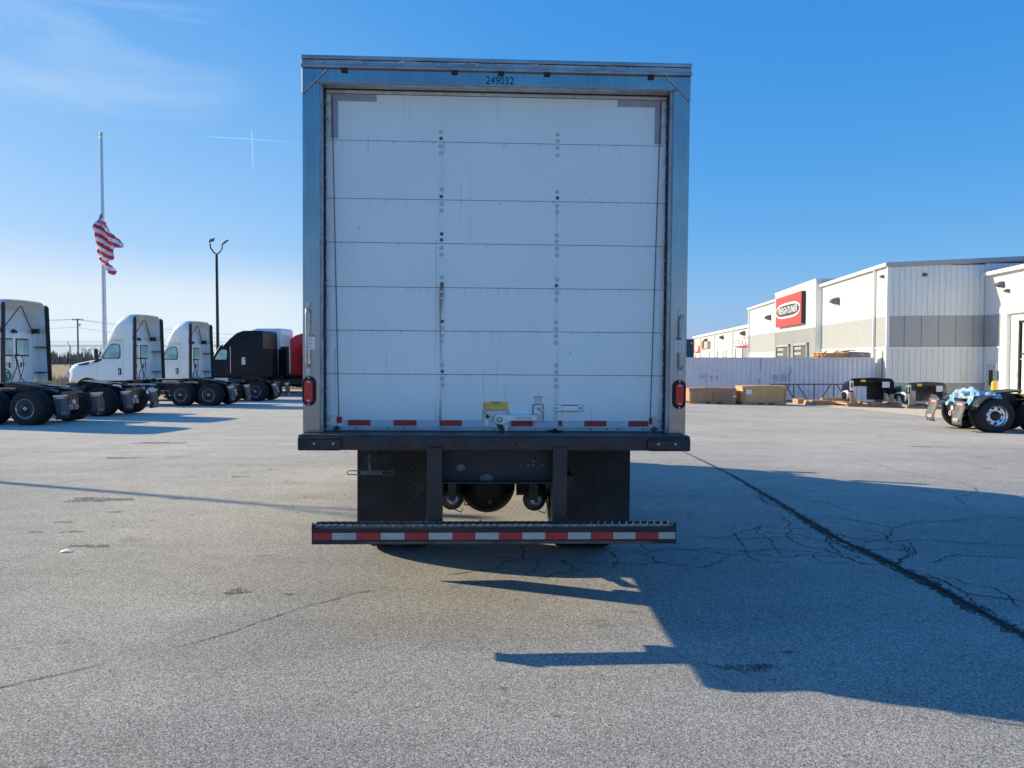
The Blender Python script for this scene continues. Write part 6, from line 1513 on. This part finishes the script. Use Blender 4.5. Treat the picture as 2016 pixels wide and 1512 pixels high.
plank(xat(1600, YC+.4), YC + .4, czt + .01, xat(1616, YC+.4), YC + .4, czt + .07, 'low reddish board at the far left of the roof pile', 'redwood', .3)

# steel joist standing on edge in front of the container
def truss():
    Yt = 43.3; xl, xr = xat(1519, Yt), xat(1668, Yt); g = G(xl, Yt); zt = at(1600, 755.5, Yt).z - g; t = thing('steel_joist', 'long blue-grey open web steel joist standing on edge against the container', 'joist', (xl, Yt, g)); L = xr - xl
    MB().box(0, L + .3, -.05, -.01, zt - .06, zt).box(0, L + .3, .01, .05, zt - .06, zt).build('top_chord', M['truss'], t); MB().box(.2, L, -.05, -.01, .05, .11).box(.2, L, .01, .05, .05, .11).build('bottom_chord', M['truss'], t)
    top = [.05, 1.5, 3.0, 4.5]; w_ = MB()
    for pxa, pxb in ((1548, 1565), (1563, 1563), (1570, 1592), (1604, 1604), (1636, 1616), (1643, 1643), (1648, 1668), (1555, 1540)):
        a, b = xat(pxa, Yt) - xl, xat(pxb, Yt) - xl; MB().cyl((a, 0, zt - .04), (b, 0, .08), .028, n=6).build('web_bar', M['truss'], t)
truss()
# cardboard crates on pallets
def crate(pa, pb, top, bot, Y, label, mt, lab=False):
    xa, xb = xat(pa, Y), xat(pb, Y); g = G((xa + xb) / 2, Y); zt = at((pa + pb) / 2, top, Y).z - g; L = xb - xa
    t = thing('cardboard_crate', label, 'crate', (xa, Y, g), 0, 'large cardboard crates by the container')
    b_ = MB(); b_.box(0, L, 0, 1.3, .13, zt - .03); bo_ = b_.build('carton', M[mt], t, bevel=.01)
    n = 12; lid = MB(); r1 = []; r2 = []
    rr = random.Random(int(pa))
    lid.loft([[(-.03 + (L + .06) * i / n, y, zt - .05 + .05 * math.sin(math.pi * i / n) * (1 if y < .5 else .6) + rr.uniform(-.008, .008)) for i in range(n + 1)] for y in (-.03, .4, .9, 1.33)], 0, False, False)
    lid.loft([[(-.03 + (L + .06) * i / n, -.03, zt - .05 + .05 * math.sin(math.pi * i / n)) for i in range(n + 1)], [(-.03 + (L + .06) * i / n, -.03, zt - .19) for i in range(n + 1)]], 0, False, False)
    lid.build('lid', M[mt], t)
    pl = MB(); pl.box(0, L, .0, .1, 0, .12); pl.box(0, L, .6, .7, 0, .12); pl.box(0, L, 1.2, 1.3, 0, .12); 
    pl.build('pallet_base', M['wood2'], t)
    gp_ = MB()
    for f in (.35, .60): gp_.box(L * f, L * f + .28, -.004, .0, .02, .09)
    gp_.build('fork_slot', M['ink'], t)
    for x in (.02, L - .14): MB().box(x, x + .10, -.006, -.0, .12, zt - .2).build('corner_board', M['cardboard2'] if mt == 'cardboard' else M['cardboard'], t)
    MB().box(L * .5, L * .5 + .02, -.034, -.031, .13, zt - .2).build('strap', M['inkgrey'], t) if not lab else None
    if lab: MB().box(.15, .45, -.034, -.031, zt - .45, zt - .2).build('shipping_label', M['signwhite'], t)
    else: MB().box(L - .12, L + .03, -.034, -.031, zt - .5, zt - .42).build('shipping_label', M['signwhite'], t)
crate(1358, 1449, 763, 795, 39.5, 'long brown cardboard crate on a pallet, nearest the box truck', 'cardboard')
crate(1463, 1549.5, 759, 795, 39.3, 'lighter tan cardboard crate with a white label, right of the brown crate', 'cardboard2', True)
# flattened cartons and boards on the ground
def slab(pa, pb, Y, h, d, label, mt, name='flat_carton', rz=0, z0=0, cat='cardboard', grp='flat cartons lying by the joist'):
    xa, xb = xat(pa, Y), xat(pb, Y); g = G(xa, Y) + z0; o = MB().box(0, xb - xa, 0, d, 0, h).build(name, M[mt], bevel=.012); o.location = (xa, Y, g); o.rotation_euler = (0, 0, rz); tag(o, label, cat, grp)
    MB().box((xb - xa) * .48, (xb - xa) * .48 + .05, -.003, 0, .01, h - .01).build('tape', M['cardboard2'] if mt != 'cardboard2' else M['cardboard'], o); return o
slab(1600, 1638, 40.2, .24, .7, 'long flat cardboard carton lying between the crates and the black hood', 'cardboard')
slab(1638, 1673, 40.3, .20, .6, 'flat carton with white patches beside the pallet of the black hood', 'cardboard2')
o = slab(1589, 1600, 39.9, .26, .35, 'short tan carton tipped up on its end at the left of the flat cartons', 'cardboard2', rz=.3); o.rotation_euler = (0, .35, .2)
slab(1572, 1592, 41.2, .26, .8, 'dark flat carton lying in shade behind the tipped carton', 'cardboard')
slab(1620, 1660, 41.5, .34, .3, 'long timber bearer lying behind the flat cartons', 'wood', 'timber_bearer', cat='timber', grp='timber bearers on the ground')
slab(1555, 1590, 42.3, .10, .3, 'dark timber bearer lying at the foot of the joist', 'greywood', 'timber_bearer', cat='timber', grp='timber bearers on the ground')

# truck hoods stored on timber skids
def hood(px, Y, rz, label, outer, inner, skid, grp='truck hoods stored on skids', hgt=1.10, extra=None):
    x = xat(px, Y); g = G(x, Y); t = thing('truck_hood', label, 'truck hood', (x, Y, g), rz, grp)
    st = []; L = 1.5; base = .28
    for i in range(13):
        u = i / 12; w_ = 1.06 - .05 * u - .22 * max(0, (u - .7) / .3) ** 2; zt_ = base + hgt + .06 * 0 - .26 * u - .18 * max(0, (u - .7) / .3) ** 2
        dx = abs(u - .58) * L; zb = base + .02
        if dx < .48: zb = base + .04 + math.sqrt(.48 ** 2 - dx * dx) * .75
        st.append([(a, y, z) for a, y, z in arch(u * L, w_, zb, zt_, .20 + .05 * u, 6, .04)])
    # shell with its open back facing the camera (-y): length along +y
    TT = Matrix.Rotation(R(90), 4, 'Z')
    sh = MB(TT).loft(st, 0, True, False); so_ = sh.build('shell', [M[outer], M[inner]], t)
    md = so_.modifiers.new('s', 'SOLIDIFY'); md.thickness = .05; md.offset = 1; md.material_offset = 1; md.material_offset_rim = 0
    # back flange (frame) with a big opening, side lights let in
    fl = MB(TT); oz, iz = st[0], [(0, y * .88, base + .1 if abs(y) > .9 and z < base + .3 else z - (.10 if z > base + .6 else 0)) for _, y, z in st[0]]
    fl.loft([[(-.0, y, z) for _, y, z in oz], [(-.015, y * .86, (z - .14) if z > base + .5 else z) for _, y, z in oz]], 0, False, False); fl.build('rear_flange', M[outer], t)
    # inner baffle: right half solid, left half open towards the grille
    bf = MB(TT); bf.add([(.95, -.98, base + .05), (.95, -.12, base + .05), (.95, -.12, base + hgt - .3), (.95, -.98, base + hgt - .3)], [(0, 1, 2, 3)]); bf.add([(.95, .98, base + .05), (.95, .86, base + .05), (.95, .86, base + hgt - .3), (.95, .98, base + hgt - .3)], [(0, 1, 2, 3)])
    bf.add([(.95, -.98, base + hgt - .36), (.95, .98, base + hgt - .36), (.95, .98, base + hgt - .16), (.95, -.98, base + hgt - .16)], [(0, 1, 2, 3)]); bf.build('inner_baffle', M[inner], t)
    MB(TT).box(-.02, .02, -.88, -.52, base + hgt - .42, base + hgt - .12).build('vent_opening', M['whitepart'], t, bevel=.01)
    MB(TT).box(-.025, -.016, .30, .55, base + hgt - .13, base + hgt - .02).build('sticker', M['yellowlabel'], t)
    for s_ in (-1, 1):
        q = MB(TT); pr = [(.0, base + .20), (-.04, base + .48), (.10, base + .55), (.3, base + .60), (.6, base + .58), (.9, base + .50)]
        q.loft([[(x_, s_ * 1.04, z_) for x_, z_ in pr], [(x_, s_ * 1.22, z_ - .10) for x_, z_ in pr]], 0, True, False); q.build('wheel_arch_flare', M['whitepart'] if s_ > 0 else M[outer], t, solid=.02)
    MB(TT).box(-.03, .02, .90, 1.075, base + .55, base + hgt - .06).build('white_side_panel', M['white'], t, bevel=.02)
    MB(TT).box(-.034, -.028, .945, 1.03, base + hgt - .42, base + hgt - .18).build('side_slot', M['ink'], t)
    sk = MB(); sk.box(-1.25, 1.25, -.2, -.06, 0, .13); sk.box(-1.25, 1.25, 1.2, 1.34, 0, .13); sk.box(-1.3, -1.15, -.3, 1.5, .13, .22); sk.box(1.15, 1.3, -.3, 1.5, .13, .22); sk.box(-.1, .05, -.3, 1.5, .13, .22)
    sko = sk.build('skid', M[skid], t)
    MB().prism([(-1.1, .22), (-1.1, .75), (-.95, .75), (-.75, .22)], lambda a, b: (a, -.16, b), lambda a, b: (a, -.10, b)).prism([(1.05, .22), (1.05, .68), (.85, .68), (.80, .22)], lambda a, b: (a, -.16, b), lambda a, b: (a, -.10, b)).build('plywood_brace', M[skid], sko)
    return t
hood(1717, 38.9, R(-4), 'black truck hood standing on a timber skid in front of the building corner', 'navy', 'trim', 'wood', hgt=1.13)
hood(1826, 38.2, R(10), 'dark green truck hood with grey inside on a low skid left of the blue plastic', 'darkgreen', 'hoodinner', 'greywood', hgt=.98)

# scraps of litter on the lot
for i, (px, py, rz) in enumerate(((130, 1087, .4),)):
    p = gp(px, py); o = MB().loft([[(-.05, -.02, .002), (0, -.025, .014), (.055, -.02, .004)], [(-.045, .03, .006), (.0, .03, .02), (.05, .025, .003)]], 0, True, False).build('paper_scrap', M['signwhite'], solid=.001)
    o.location = (p.x, p.y, G(p.x, p.y) + .003); o.rotation_euler = (0, 0, rz); o.scale = (1, 1, 1) if i == 0 else (.3, .3, .5)
    tag(o, ('crumpled white paper scrap lying on the left part of the lot', 'tiny white paper scrap near the bottom edge of the lot')[i], 'litter')
# a wandering tar-sealed seam and pebbles of loose grit near the camera
rg = random.Random(77); gr = MB()
for _ in range(1500):
    px, py = rg.uniform(-20, 2040), 900 + 620 * rg.random() ** .8; p = gp(px, py); s_ = rg.uniform(.002, .0045); z = G(p.x, p.y) + .002; a = rg.uniform(0, 3)
    q = [(p.x + s_ * math.cos(a + k_ * 2.09), p.y + s_ * math.sin(a + k_ * 2.09), z) for k_ in range(3)] + [(p.x, p.y, z + s_ * .9)]
    gr.add(q, [(0, 1, 3), (1, 2, 3), (2, 0, 3)], rg.choice((0, 0, 1)))
o = gr.build('loose_grit', [mat('pale_grit', (.5, .48, .44), .9, var=.3), mat('dark_grit', (.07, .065, .06), .9, var=.3)]); tag(o, 'loose grit and small stones scattered over the lot', 'grit', kind='stuff')
